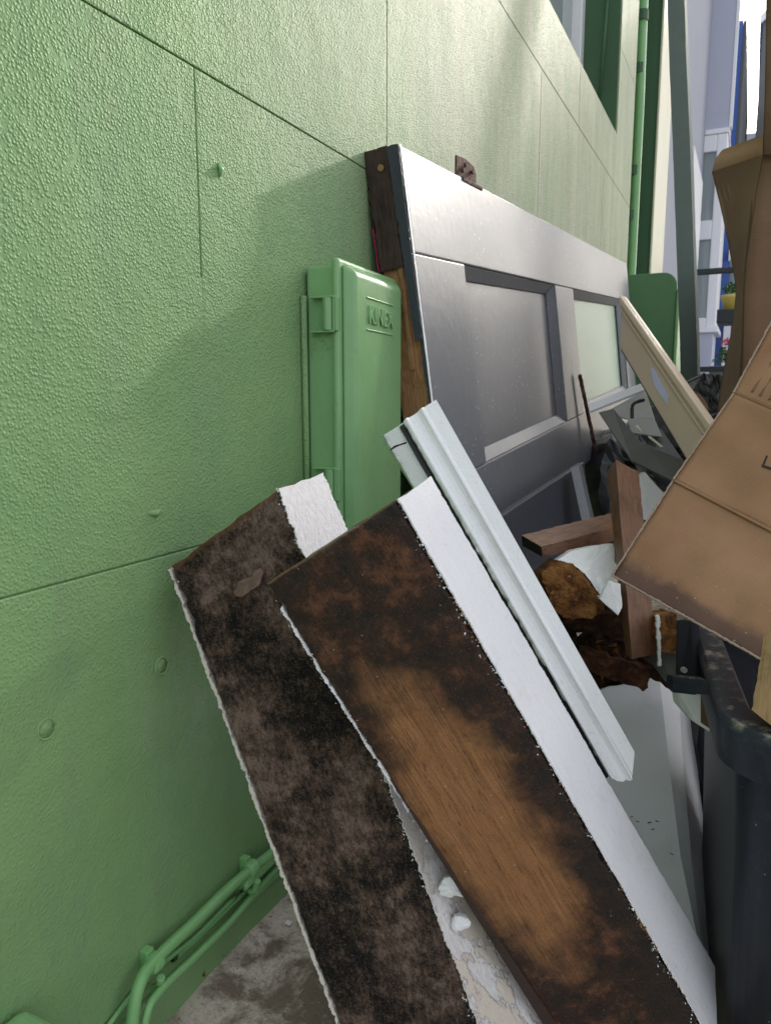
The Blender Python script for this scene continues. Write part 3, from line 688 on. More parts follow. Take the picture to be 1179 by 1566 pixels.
nA = (A - B).normalized(); D, D2 = A + C_ - B, A2 + C2 - B2
m = MB(); fo = facing((B - A).cross(A2 - A).normalized(), A)
skin(m, A + nA * .0012 - fo * .001, A2 + nA * .0012 - fo * .001, A + nA * .0034 + fo * .0005, A2 + nA * .0034 + fo * .0005, -fo * .012, 800, 2, .0016, 260, seed=12)
m.build('paint_edge', M['flake'], b1)
m = MB(); q = P(376, 905, .672)   # torn pinkish knot
kp = [P(357, 905, .668), P(368, 890, .664), P(388, 878, .662), P(402, 875, .661), P(400, 888, .657), P(388, 903, .655), P(372, 914, .660), P(360, 913, .664)]
pass
# plaster lumps on its white side, lower down
# --- board 2: centre board, orange stained face
b2 = thing('rotten_board', 'central stained orange-brown board with a long white painted side, foremost in the pile', 'board', P(950, 1690, .60), 'rotten painted boards')
BRD2 = b2
p2 = PB([(408, 893, .545), (604, 765, .510), (656, 731, .570), (885, 1650, .690), (1094, 1612, .660), (1089, 1478, .720)])
board('wood', p2, [M['rotB']], parent=b2, res=(150, 30, 8), rough=.0013, chip=.003, freq=40)
A, B, C_, A2, B2, C2 = p2
nS = facing((B2 - B).cross(C_ - B).normalized(), B.lerp(C_, .5))
inset = (C_ - B).normalized() * .0012
m = MB(); skin(m, B + nS * .001 + inset, B2 + nS * .001 + inset, C_ + nS * .001, C2 + nS * .001, nS * .0012, 800, 4, .0014, 190, seed=21); m.build('paint_layer', M['white'], b2)
nA = (A - B).normalized(); fo = facing((B - A).cross(A2 - A).normalized(), A)
m = MB(); sA = A.lerp(A2, .04); eA = A.lerp(A2, .40)
skin(m, sA + nA * .0002 - fo * .002, eA + nA * .0002 - fo * .002, sA + nA * .0022 - fo * .0005, eA + nA * .0022 - fo * .0005, -fo * .010, 500, 2, .0015, 260, seed=31); m.build('paint_edge', M['white'], b2)
m = MB(); fn2 = fo   # raised ridge strip along the left arris, lower half
r0 = A.lerp(A2, .34); r1 = A.lerp(A2, 1); ww = (B - A).normalized()
m.hexa([r0 - nA * .000, r1 - nA * .000, r1 + ww * .013, r0 + ww * .0012, r0 + fo * .0006, r1 + fo * .003, r1 + ww * .011 + fo * .003, r0 + ww * .0008 + fo * .0006]); m.build('edge_lip', M['darkwood'], b2, bevel=.001)

# --- board 3: white moulded casing
b3 = thing('moulded_casing', 'long white moulded door casing with a black cracked seam, leaning on the grey door', 'casing', P(960, 1200, .74))
seg = 90
prof3 = [(0, 0), (.05, -.0022), (.09, -.0024), (.16, .0), (.30, .0010), (.40, .0008), (.47, -.0008), (.52, -.0026), (.57, -.0024), (.63, -.0006), (1, 0)]
topL, topR = P(617, 644, .860), P(667, 611, .872); botL, botR = P(930, 1190, .700), P(970, 1150, .712)
nF = facing((botL - topL).cross(topR - topL).normalized(), topL)
vs_ = []; m = MB(); npf = len(prof3)
for i in range(seg + 1):
    s = i / seg; a = topL.lerp(botL, s); b = topR.lerp(botR, s)
    for j, (t, h) in enumerate(prof3):
        q = a.lerp(b, t) - nF * h * 1.2
        if j == 0: q = q + (a - b).normalized() * (.0012 * noise.noise(V((s * 60, 0, 0))) + (.002 * noise.noise(V((s * 140, 3, 0))) if s > .3 else 0) - ((.010 * max(0, .25 + noise.noise(V((s * 11, 5, 0)))) + .003 * noise.noise(V((s * 55, 8, 0)))) * min(1, (s - .5) * 3) if s > .5 else 0))
        if i == seg: q = q + (botL - topL).normalized() * (.014 * sin(pi * t) + .004 * noise.noise(V((t * 9, 4, 2))))
        vs_.append(q)
nb = len(vs_); back = [q - nF * (.004 + 0) for q in vs_]
fs = []; uv = []
for i in range(seg):
    for j in range(npf - 1):
        a = i * npf + j; fs.append((a, a + 1, a + npf + 1, a + npf)); uv.append([(i * .007, prof3[j][0] * .05), (i * .007, prof3[j + 1][0] * .05), ((i + 1) * .007, prof3[j + 1][0] * .05), ((i + 1) * .007, prof3[j][0] * .05)])
        fs.append((nb + a, nb + a + npf, nb + a + npf + 1, nb + a + 1)); uv.append([(0, 0)] * 4)
    for j in (0, npf - 1):
        a = i * npf + j; fs.append((a, a + npf, a + npf + nb, a + nb)); uv.append([(0, 0)] * 4)
for i in (0, seg):
    for j in range(npf - 1):
        a = i * npf + j; fs.append((a, a + 1, a + 1 + nb, a + nb)); uv.append([(0, 0)] * 4)
m.add(vs_ + back, fs, 0, uv); m.build('moulding', M['white2'], b3, smooth=False)
m = MB(); d_ = (topL - topR).normalized()    # black seam bed + wood backing
board('backing', [topL + d_ * .006 - nF * .006, topR - nF * .006 + d_ * .002, topR - nF * .022, botL + d_ * .004 - nF * .006, botR - nF * .006 + d_ * .003, botR - nF * .022], [M['gap']], parent=b3, res=(60, 4, 3), chip=.001)
# side fillet (the paler piece left of the seam)
fl = [P(586, 666, .875), P(617, 646, .867), P(612, 650, .905), P(760, 960, .785), P(788, 930, .78), P(790, 930, .82)]
board('side_fillet', fl, [M['white2']], parent=b3, res=(60, 6, 3), rough=.0005, chip=.0016)
m = MB(); 
cr = [P(597, 688, .868), P(604, 683, .866), P(612, 680, .864), P(622, 677, .862)]
m.tube([q + nF * .0 for q in cr], [.0008, .0013, .0008, .0013, .0005], 5); m.build('crack', M['gap'], b3)
m = MB()
for (s0, s1, t0) in ((.07, .40, .30), (.42, .50, .34), (.58, .80, .20), (.82, .86, .33)):
    pts_ = []
    for k in range(26):
        s = s0 + (s1 - s0) * k / 25; t = t0 - .07 * s + .05 * noise.noise(V((s * 70, t0 * 9, 0)))
        h = .0035; pts_.append(topL.lerp(botL, s).lerp(topR.lerp(botR, s), t) - nF * (h * 1.2 - .0003))
    m.tube(pts_, [.0001 + .0009 * abs(noise.noise(V((k * .7, s0 * 30, 1)))) for k in range(26)], 5)
m.build('paint_crack', M['gap'], b3)

# --- board 4: big white box-section lying low on the right
b4 = thing('painted_trim_box', 'broad white box-shaped trim with a broken top edge, beside the bin', 'trim', P(1085, 1500, .70))
rows = [((880, 1062, .985), (1008, 1037, 1.0), (1036, 1052, 1.01), (1058, 1100, 1.06)), ((900, 1190, .90), (1024, 1180, .91), (1046, 1190, .92), (1070, 1210, .97)),
        ((940, 1320, .85), (1040, 1310, .855), (1057, 1320, .865), (1087, 1340, .91)), ((990, 1500, .79), (1069, 1450, .80), (1074, 1458, .805), (1098, 1490, .84))]
rw = [[P(*q) for q in r] for r in rows]
vs_ = []; NS = 16; NA = 8
def rowpt(s, j):
    f_ = s * (len(rw) - 1); i = min(int(f_), len(rw) - 2); return rw[i][j].lerp(rw[i + 1][j], f_ - i)
m = MB(); idx0 = 0; grid = []
for i in range(61):
    s = i / 60; line = []
    for j in range(3):
        for k in range(10 + (j == 2)):
            q = rowpt(s, j).lerp(rowpt(s, j + 1), k / 10)
            if i == 0:
                u = j * 10 + k; q = q + (rowpt(.1, 1) - rowpt(0, 1)).normalized() * (.004 * noise.noise(V((u * .6, 2, 0))) - .004 * noise.noise(V((u * .21, 7, 0))))
            if j == 2 and k == 10: q = q + (rowpt(s, 2) - rowpt(s, 3)).normalized() * (.0025 * noise.noise(V((s * 70, 1, 0))))
            line.append(q)
    grid.append(line)
nl = len(grid[0]); fl_ = [q for l in grid for q in l]; bk = [q + FW * .004 for q in fl_]; N0 = len(fl_)
fs = []
for i in range(60):
    for j in range(nl - 1):
        a = i * nl + j; fs += [(a, a + 1, a + nl + 1, a + nl), (N0 + a, N0 + a + nl, N0 + a + nl + 1, N0 + a + 1)]
    for j in (0, nl - 1): a = i * nl + j; fs.append((a, a + nl, a + nl + N0, a + N0))
for j in range(nl - 1):
    for i in (0, 60): a = i * nl + j; fs.append((a, a + 1, a + 1 + N0, a + N0))
m.add(fl_ + bk, fs, 0, [[(0, 0)] * 4] * len(fs)); m.build('white_casing', M['white3'], b4)
m = MB()
for (x_, y_) in ((962, 1250), (972, 1256), (990, 1258), (1002, 1255), (995, 1268), (1024, 1305)):
    s = (y_ - 1050) / 520; q = P(x_, y_, .985 - .20 * (y_ - 1050) / 430 - .014); m.tube([q, q + RT * .004 + UZ * .002 * random.uniform(-1, 1)], .0005, 5)
m.build('chip_mark', M['gap'], b4)['kind'] = 'stuff'

# --- reddish timbers
t1 = board('hardwood_stake', PB([(927, 722, 1.00), (941, 703, .965), (977, 722, 1.0), (955, 1000, .90), (966, 1008, .865), (1004, 1000, .90)]), [M['redwood']], res=(60, 5, 6), chip=.0015, rough=.0005)
tag(t1, 'upright reddish brown hardwood stake in front of the green wall foot', 'timber', 'reddish hardwood offcuts')
t2 = board('hardwood_rail', PB([(796, 818, .96), (828, 836, .93), (830, 853, .94), (960, 778, 1.12), (964, 800, 1.10), (964, 822, 1.11)]), [M['redwood'], M['redwood'], M['redwood'], M['black']], slots=(0, 1, 2, 3), res=(50, 6, 4), chip=.0015, rough=.0005)
tag(t2, 'lying reddish brown hardwood rail with a dark sawn end, crossing behind the stake', 'timber', 'reddish hardwood offcuts')

chunk_args = [(357, 905, .668), (366, 889, .664), (384, 881, .660), (397, 868, .659), (404, 876, .657), (398, 893, .655), (386, 901, .655), (372, 914, .660), (361, 912, .664)]
# --- broken chunk
def chunk(name, poly, d, depthvec, mat, res=0, amp=.003, parent=None, base=None, rings=5, seed=1):
    """lumpy slab from an outline (pixel list with distances)"""
    pts_ = [P(*q) for q in poly]; c = sum(pts_, V()) / len(pts_)
    dense = []
    for i in range(len(pts_)):
        a, b = pts_[i], pts_[(i + 1) % len(pts_)]
        for k in range(6): dense.append(a.lerp(b, k / 6) + noise.noise_vector(V((i * 6 + k, seed, 0)) * .9) * amp * .6)
    n_ = len(dense); m_ = MB(); vs_ = []
    for r in range(rings):
        f_ = (r + 1) / rings
        for q in dense:
            p_ = c.lerp(q, f_); bulge = (1 - f_ ** 3) * amp * .7
            vs_.append(p_ - FW * bulge + noise.noise_vector(p_ * 110 + V((seed, 0, 0))) * amp)
    vs_.append(c - FW * amp * .7)
    fs_ = [(r * n_ + k, r * n_ + (k + 1) % n_, (r + 1) * n_ + (k + 1) % n_, (r + 1) * n_ + k) for r in range(rings - 1) for k in range(n_)]
    fs_ += [(len(vs_) - 1, k, (k + 1) % n_) for k in range(n_)][::1]
    b0 = len(vs_); vs_ += [q + V(depthvec) for q in dense]
    e = (rings - 1) * n_; fs_ += [(e + k, e + (k + 1) % n_, b0 + (k + 1) % n_, b0 + k) for k in range(n_)] + [tuple(range(b0, b0 + n_))]
    m_.add(vs_, fs_, 0); return m_.build(name, M[mat], parent, base=base if parent is None else None)
chunk('wood_scab', chunk_args, 0, FW * .008, 'scab', amp=.0016, parent=BRD1, rings=4, seed=3)
for (x_, y_, r_, dd_) in ((691, 1358, 19, .632), (704, 1412, 14, .634)):
    o = chunk('filler_lump', [(x_ + r_ * cos(t) * (1 + .25 * sin(3 * t + x_)), y_ + r_ * .95 * sin(t) * (1 + .2 * cos(2 * t)), dd_) for t in [k / 8 * 2 * pi for k in range(8)]], 0, FW * .006, 'white', amp=.0022, parent=BRD1, rings=5, seed=x_)
ck = thing('broken_timber', 'orange broken lump of rotten timber with white painted face, under the hardwood rail', 'timber', P(900, 960, .95))
chunk('rotten_core', [(828, 880, .93), (852, 858, .93), (875, 862, .925), (897, 884, .915), (908, 903, .91), (925, 930, .905), (905, 945, .91), (875, 948, .915), (850, 935, .92), (838, 912, .925)], 0, FW * .05, 'orange', amp=.003, parent=ck, seed=4)
chunk('painted_face', [(852, 857, .945), (872, 843, .96), (905, 836, .97), (938, 832, .98), (941, 880, .945), (932, 900, .925), (919, 912, .915), (905, 892, .918), (893, 876, .925), (874, 862, .94)], 0, FW * .02, 'white3', amp=.0012, parent=ck, seed=9)
chunk('paint_splinter', [(917, 916, .895), (931, 888, .90), (948, 893, .90), (951, 928, .89), (945, 941, .885)], 0, FW * .008, 'white3', amp=.0006, parent=ck, seed=5)
o = chunk('rotten_wood_heap', [(700, 900, 1.05), (820, 905, 1.03), (880, 935, 1.0), (930, 925, 1.0), (985, 960, 1.0), (1010, 1010, 1.0), (1040, 1060, 1.03), (1040, 1130, 1.04), (900, 1200, 1.02), (700, 1250, 1.0), (660, 1080, 1.02)], 0, FW * .14, 'rotpulp', amp=.009, rings=16, base=P(930, 1120, .9), seed=11)  # left part, unseen behind the boards, extended to block light
tag(o, 'dark crumbling heap of rotten wood between white boards and bin', 'rotten wood'); 
random.seed(23)
def shards(name, n_, reg, d0, mat, parent, lmin=.008, lmax=.035):
    mm = MB()
    for _ in range(n_):
        x_ = random.uniform(reg[0], reg[2]); y_ = random.uniform(reg[1], reg[3]); q = P(x_, y_, d0 + random.uniform(-.02, .03))
        dr = (RT * random.gauss(0, 1) - FW * random.uniform(0, .5) + UP * random.gauss(0, .6)).normalized(); L_ = random.uniform(lmin, lmax); w_ = dr.cross(FW).normalized() * random.uniform(.0008, .003); h_ = -FW * random.uniform(.0006, .002)
        mm.add([q - w_, q + w_, q + w_ + h_, q - w_ + h_, q + dr * L_ + w_ * .2], [(0, 1, 2, 3), (0, 1, 4), (1, 2, 4), (2, 3, 4), (3, 0, 4)])
    o = mm.build(name, M[mat], parent); o['kind'] = 'stuff'; return o
shards('splinters', 22, (842, 880, 880, 935), .905, 'orange', ck, .004, .010); shards('splinters', 26, (860, 925, 960, 1030), .962, 'orange', ck, .006, .020); shards('paint_scraps', 9, (880, 930, 1020, 1050), .95, 'white3', ck, .003, .008)
for lab, pts_, mt in (('largest dark rotten timber piece, wedged under the orange lump', [(862, 960, .955), (868, 925, .945), (872, 918, .97), (966, 985, .925), (970, 948, .915), (975, 942, .94)], 'rotpulp'),
                      ('reddish broken timber piece lying across the rotten heap behind the white trim', [(880, 1020, .955), (884, 990, .94), (888, 985, .96), (985, 1058, .945), (992, 1024, .93), (996, 1020, .95)], 'redrot'),
                      ('small dark splintered timber end beside the stake foot', [(985, 1030, .94), (990, 1008, .93), (1004, 1002, .96), (1034, 1062, .93), (1038, 1040, .92), (1044, 1034, .95)], 'rotpulp')):
    tag(board('rotten_offcut', PB(pts_), [M[mt]], res=(40, 12, 6), rough=.004, chip=.006, freq=80), lab, 'timber', 'rotten timber offcuts in the pile')
# --- rotten plank end with pale grey face next to the bin
rp = thing('plank_end', 'plank stub with orange rotten end and pale flaking edge, next to the bin handle', 'plank', P(1020, 1080, .9))
chunk('rotten_end', [(1006, 944, .90), (1034, 940, .89), (1036, 970, .88), (1036, 1000, .875), (1012, 998, .88), (1004, 970, .89)], 0, FW * .05, 'orange', amp=.002, parent=rp, seed=6)
m = MB(); m.prism(PB([(1004, 996, .895), (1036, 998, .885), (1040, 1058, .87), (1030, 1050, .87), (1008, 1020, .89)]), FW * .03); m.build('grey_face', M['greydk'], rp, bevel=.001)
m = MB(); skin(m, P(1003, 942, .888), P(1007, 1020, .878), P(1008, 942, .887), P(1012, 1020, .877), FW * .004, 60, 2, .0016, 200); m.build('paint_edge', M['white3'], rp)
m = MB(); m.prism(PB([(1036, 1058, .80), (1085, 1062, .78), (1085, 1120, .765), (1062, 1105, .78), (1040, 1080, .80)]), FW * .02); tag(m.build('white_offcut', M['white3'], base=P(1060, 1110, .78), bevel=.001), 'small white painted offcut under the bin rim', 'offcut')
m = MB(); m.prism(PB([(1083, 1068, .76), (1100, 1068, .755), (1100, 1116, .745), (1083, 1114, .75)]), FW * .02); tag(m.build('brick_fragment', M['redwood'], base=P(1090, 1116, .75), bevel=.001), 'small red-brown fragment tucked under the bin rim', 'fragment')

# ================================================================== metal tray / beige panel / background of the pile
tr = thing('metal_tray', 'grey steel drawer carcass with a slot and hook, wedged behind the stake', 'tray', P(990, 740, 1.35))
def slab(name, quad, th, mat, parent, bev=.001):
    p_ = PB(quad); n_ = (p_[1] - p_[0]).cross(p_[3] - p_[0]).normalized(); n_ = n_ if n_.dot(FW) > 0 else -n_
    m_ = MB(); m_.prism(p_, n_ * th); return m_.build(name, M[mat], parent, bevel=bev)
slab('top_lip', [(899, 618, 1.62), (982, 585, 1.55), (984, 596, 1.54), (901, 629, 1.60)], .006, 'upvc', tr)
slab('side_wall', [(920, 632, 1.58), (986, 597, 1.53), (1000, 640, 1.46), (958, 640, 1.50)], .004, 'greymetal', tr)
slab('side_wall', [(958, 640, 1.50), (1000, 640, 1.46), (1012, 668, 1.42), (965, 662, 1.47)], .004, 'greymetal', tr)
slab('front_rail', [(915, 630, 1.56), (938, 625, 1.54), (985, 683, 1.36), (966, 706, 1.36)], .006, 'greydk', tr)
slab('lower_rail', [(966, 705, 1.355), (984, 677, 1.355), (1048, 705, 1.25), (1032, 738, 1.25)], .006, 'greydk', tr)
slab('side_rail', [(968, 702, 1.37), (980, 706, 1.36), (1012, 775, 1.25), (1000, 780, 1.26)], .006, 'greydk', tr)
slab('inner_plate', [(975, 660, 1.50), (1010, 655, 1.46), (1050, 712, 1.34), (1000, 690, 1.40)], .004, 'black', tr)
m = MB(); m.tube(smooth_path([P(966, 640, 1.44), P(967, 620, 1.44), P(976, 614, 1.44), P(984, 612, 1.43)], 4), .0035, 6); m.build('hook', M['black'], tr)
m = MB(); m.prism(PB([(971, 651, 1.43), (984, 664, 1.40), (985, 661, 1.40), (975, 650, 1.43)]), FW * .002); m.prism(PB([(990, 668, 1.38), (1010, 684, 1.35), (1014, 683, 1.35), (993, 666, 1.38)]), FW * .002); m.build('bright_slot', M['cream'], tr)
bp = thing('beige_panel', 'leaning beige laminate drawer front with a small pale label', 'panel', P(1070, 740, 1.15))
q = [(951, 452, 1.50), (947, 532, 1.46), (1072, 742, 1.12), (1110, 678, 1.18)]
pq = PB(q); _n = (pq[1] - pq[0]).cross(pq[2] - pq[0]).normalized(); pq[3] = onp(q[3][0], q[3][1], pq[0], _n); n_ = facing((pq[1] - pq[0]).cross(pq[3] - pq[0]).normalized(), pq[0])
m = MB(); m.prism(pq, -n_ * .012); m.build('panel_face', M['beige'], bp, bevel=.003)
def BQ(s, t, h=0): return pq[0].lerp(pq[3], s).lerp(pq[1].lerp(pq[2], s), t) + n_ * h
m = MB(); m.hexa([BQ(0, 0, 0), BQ(1, 0, 0), BQ(1, .18, 0), BQ(0, .18, 0), BQ(0, .02, .006), BQ(1, .02, .006), BQ(1, .15, .007), BQ(0, .15, .007)]); m.hexa([BQ(0, .24, 0), BQ(1, .24, 0), BQ(1, .33, 0), BQ(0, .33, 0), BQ(0, .26, .003), BQ(1, .26, .003), BQ(1, .31, .003), BQ(0, .31, .003)])
m.build('moulding', M['beige'], bp, bevel=.0015)
m = MB(); m.prism([BQ(-.005, .97, -.004), BQ(1, .97, -.004), BQ(1, 1.07, -.006), BQ(-.02, 1.07, -.006)], -n_ * .014); m.build('dark_edge', M['beigeedge'], bp, bevel=.001)
lq = [onp(x_, y_, pq[0] + n_ * .0006, n_) for x_, y_ in ((994, 562), (1000, 564), (1021, 605), (1020, 619), (1000, 590))]
m = MB(); m.prism(lq, n_ * .0006); m.build('label', M['label'], bp)
# curled brown card, black bag
m = MB(); a0 = P(1052, 604, 1.30); pts_ = []
vs_ = []; 
for i in range(13):
    t = i / 12 * pi; ox = cos(t) * .026; oy = sin(t) * .034
    for dd in (0, .10): vs_.append(P(1060, 632, 1.28) + RT * ox + UZ * oy + FW * dd)
m.prism([P(1060, 632, 1.28) + RT * cos(i / 16 * 2 * pi) * .027 + UP * sin(i / 16 * 2 * pi) * .036 for i in range(16)], FW * .05)
tag(m.build('cardboard_roll', M['card2'], base=P(1060, 660, 1.3), bevel=.002), 'end of a brown cardboard roll behind the beige panel', 'cardboard roll')
o = chunk('bag_and_shade_fill', [(1055, 600, 1.5), (1072, 574, 1.5), (1100, 572, 1.5), (1150, 585, 1.45), (1160, 660, 1.4), (1100, 720, 1.35), (1060, 680, 1.4)], 0, FW * .25, 'black', amp=.008, rings=6, base=P(1100, 720, 1.5), seed=15)
tag(o, 'black rubbish bag between the leaning post and the cardboard', 'bag')
o = chunk('bag_and_shade_fill', [(915, 730, 1.9), (930, 670, 1.95), (975, 640, 2.0), (1040, 640, 2.0), (1070, 720, 1.9), (1050, 860, 1.7), (930, 860, 1.7)], 0, FW * .3, 'black', amp=.010, rings=7, base=P(1000, 860, 1.9), seed=19)  # black mass added where the wall foot lies in shade
tag(o, 'dark fill added for the shade below the steel tray, behind the stake', 'bag')
o = chunk('bag_and_shade_fill', [(1046, 1075, 1.06), (1120, 1075, 1.0), (1160, 1300, .95), (1170, 1640, .80), (1040, 1640, .78), (1030, 1500, .86), (1040, 1300, .98)], 0, FW * .10, 'black', amp=.007, rings=8, base=P(1100, 1640, .8), seed=29)  # black mass added to darken the shadowed gap beside the bin
tag(o, 'black fill added for the shade between the white trim and the bin', 'bag')
# things filling the dark gap behind the stake
o = chunk('white_offcut', [(955, 745, 1.22), (985, 722, 1.25), (1020, 760, 1.2), (1010, 800, 1.15), (960, 790, 1.15)], 0, FW * .02, 'greymetal', amp=.001, base=P(985, 800, 1.2), seed=16)
tag(o, 'pale grey offcut lying behind the top of the stake', 'offcut')

# ================================================================== CARDBOARD
cb = thing('cardboard_box', 'flattened brown cardboard box with damp lower edge, resting over the bin', 'cardboard box', P(1100, 1000, .62))
def card_panel(name, quad, mat, parent, th=.004, amp=.002, nu=26, nv=26, wob=14, jag=0):
    p_ = PB(quad); n_ = facing((p_[1] - p_[0]).cross(p_[3] - p_[0]).normalized(), p_[0])   # quad: bl, br, tr, tl
    L_ = (p_[3] - p_[0]).length; W_ = (p_[1] - p_[0]).length
    def fn(s, a, c): return p_[0].lerp(p_[1], a).lerp(p_[3].lerp(p_[2], a), s) - n_ * th * c
    def warp(q, s, a, c):
        env = (16 * s * (1 - s) * a * (1 - a)) ** .5 if 0 < s < 1 and 0 < a < 1 else 0
        q = q + n_ * noise.noise(q * wob) * amp * (.3 + 3 * env)
        if jag and a == 0: q = q + (p_[0] - p_[1]).normalized() * jag * noise.noise(q * 260)
        return q
    m_ = MB(); lattice(m_, fn, nu, nv, 1, L_, W_, th, warp, (0, 0, 0, 0)); return m_.build(name, M[mat], parent, smooth=True), p_, n_
f1, pa, na = card_panel('flap', [(936, 880, .745), (1205, 1032, .60), (1290, 870, .64), (1029, 735, .770)], 'card', cb, nu=44, jag=.0010, amp=.0036, wob=20)
f2, pb, nb_ = card_panel('flap', [(1029, 734, .770), (1290, 869, .64), (1330, 690, .67), (1121, 602, .79)], 'card1', cb, jag=.0012, amp=.0034, wob=19)
f3, pc, nc = card_panel('flap', [(1121, 601, .79), (1330, 689, .67), (1370, 560, .72), (1186, 480, .84)], 'card1', cb, jag=.0012, amp=.0034, wob=19)
m = MB(); 
for (x_, y_, x2, y2) in ((1150, 600, 1190, 540), (1162, 606, 1200, 548), (1176, 612, 1212, 556)):
    a = onp(x_, y_, pc[0] + nc * .0012, nc); b = onp(x2, y2, pc[0] + nc * .0012, nc); m.tube([a, b], .0018, 6)
m.build('torn_flute', M['card2'], cb)
lq = [onp(x_, y_, pb[0] + nb_ * .003, nb_) for x_, y_ in ((1171, 697), (1174, 698), (1168, 712), (1184, 717), (1183, 720), (1164, 714))]
m = MB(); m.prism(lq, nb_ * .0008); m.build('printed_mark', M['ink'], cb)
m = MB()
for a, b, n3, k3 in ((pa[0], pa[1], na, 90), (pa[0], pa[3], na, 60), (pb[0], pb[3], nb_, 60), (pc[0], pc[3], nc, 50)):
    m.tube([a.lerp(b, k / k3) + n3 * .0006 + noise.noise_vector(V((k * .9, a.x * 40, 0))) * .0007 for k in range(k3 + 1)], [.0011 + .0006 * noise.noise(V((k * 1.7, 5, a.z))) for k in range(k3 + 1)], 5)
m.build('cut_edge', M['cardedge'], cb)
# crease lips
m = MB(); m.tube([pa[3].lerp(pa[2], k / 20) + na * (.0012 + .0006 * noise.noise(V((k, 0, 0)))) for k in range(21)], .0016, 6); m.build('crease', M['card1'], cb, smooth=True)

tb = thing('tall_cardboard_box', 'tall darker open cardboard box standing upright at the right edge', 'cardboard box', P(1140, 720, 1.05))
Ls = [(1090, 262), (1103, 312), (1115, 370), (1127, 440), (1123, 488), (1114, 535), (1105, 580), (1097, 640), (1090, 720)]
Bs = [(1168, 236), (1158, 290), (1150, 345), (1142, 400), (1139, 450), (1138, 500), (1136, 560), (1130, 640), (1125, 720)]
def ribbon(name, La, dA, Lb, dB, mat, parent, th=.005):
    vs_ = []; n0 = len(La)
    for i in range(n0):
        a = P(La[i][0], La[i][1], dA); b = P(Lb[i][0], Lb[i][1], dB)
        for k in range(9): vs_.append(a.lerp(b, k / 8) + FW * .002 * noise.noise(V((i * .8, k * .5, dA))))
    n_ = len(vs_); vs_ += [q + FW * th for q in vs_]; fs_ = []; uv_ = []
    for i in range(n0 - 1):
        for k in range(8):
            a = i * 9 + k; fs_.append((a, a + 1, a + 10, a + 9)); uv_.append([(i * .07, k * .01), (i * .07, k * .01 + .01), (i * .07 + .07, k * .01 + .01), (i * .07 + .07, k * .01)])
            fs_.append((n_ + a, n_ + a + 9, n_ + a + 10, n_ + a + 1)); uv_.append([(0, 0)] * 4)
        for k in (0, 8): a = i * 9 + k; fs_.append((a, a + 9, a + 9 + n_, a + n_)); uv_.append([(0, 0)] * 4)
    for k in range(8):
        for i in (0, n0 - 1): a = i * 9 + k; fs_.append((a, a + 1, a + 1 + n_, a + n_)); uv_.append([(0, 0)] * 4)
    m_ = MB(); m_.add(vs_, fs_, 0, uv_); return m_.build(name, M[mat], parent, smooth=True)
ribbon('box_side', Ls, 1.10, Bs, 1.00, 'cardside', tb)
Rs = [(1300, y_) for _, y_ in Bs]
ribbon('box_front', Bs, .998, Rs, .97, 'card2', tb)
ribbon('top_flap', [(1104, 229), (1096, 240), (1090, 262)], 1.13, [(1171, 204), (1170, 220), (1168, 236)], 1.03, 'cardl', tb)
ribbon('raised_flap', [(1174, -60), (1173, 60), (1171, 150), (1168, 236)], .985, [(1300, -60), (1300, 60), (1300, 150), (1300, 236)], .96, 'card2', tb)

m = MB(); m.box((.485, 1.50, GZ), (.99, 2.7, .95)); m.build('hidden_sun_block', M['card1'], tb, bevel=.004)  # unseen block added behind the box to keep sun off the pile
# ================================================================== BIN
bn = thing('recycling_bin', 'charcoal plastic bin with dusty wide rim at the right', 'bin', (.66, .62, GZ))
ZR = P(1100, 1090, .62).z; assert ZR > .262, ZR
c0 = P(1100, 1090, .62); c0.z = 0; c1_ = onp(1060, 955, (0, 0, ZR), UZ); c1_.z = 0
ua = (c1_ - c0).normalized(); ub = V((ua.y, -ua.x, 0))   # ua: away along left side, ub: to the right
o0 = c0 - ua * .03 + ub * .010
LA, LB = .36, .34
def rrect(a0, a1, b0, b1, r, z, n=7):
    out = []
    for (ca, cb_, t0) in ((a1 - r, b1 - r, 0), (a0 + r, b1 - r, pi / 2), (a0 + r, b0 + r, pi), (a1 - r, b0 + r, 3 * pi / 2)):
        for k in range(n + 1):
            t = t0 + k / n * pi / 2; out.append(o0 + ua * (ca + r * cos(t)) + ub * (cb_ + r * sin(t)) + UZ * z)
    return out
def loft(mm, rings, cap0=False, cap1=False, mi=0):
    n_ = len(rings[0]); vs_ = [q for r in rings for q in r]
    fs_ = [(i * n_ + k, i * n_ + (k + 1) % n_, (i + 1) * n_ + (k + 1) % n_, (i + 1) * n_ + k) for i in range(len(rings) - 1) for k in range(n_)]
    if cap0: fs_.append(tuple(range(n_))[::-1])
    if cap1: fs_.append(tuple(range((len(rings) - 1) * n_, len(rings) * n_)))
    mm.add(vs_, fs_, mi)
zi = ZR
m = MB(); loft(m, [rrect(.02, LA - .02, .02, LB - .02, .05, GZ + .012), rrect(.004, LA - .004, .008, LB - .004, .05, zi - .05), rrect(.004, LA - .004, .008, LB - .004, .05, zi - .004), rrect(.010, LA - .010, .014, LB - .010, .05, zi - .004), rrect(.026, LA - .026, .026, LB - .026, .045, GZ + .02)], True, True)
m.build('bin_body', M['bin'], bn, smooth=True)
m = MB(); loft(m, [rrect(.002, LA - .002, .003, LB - .002, .05, zi - .040), rrect(-.014, LA + .014, -.010, LB + .014, .055, zi - .040), rrect(-.016, LA + .016, -.012, LB + .016, .055, zi - .006), rrect(-.011, LA + .011, -.007, LB + .011, .052, zi), rrect(.010, LA - .010, .014, LB - .010, .045, zi), rrect(.014, LA - .014, .018, LB - .014, .045, zi - .006), rrect(.014, LA - .014, .018, LB - .014, .045, zi - .03)])
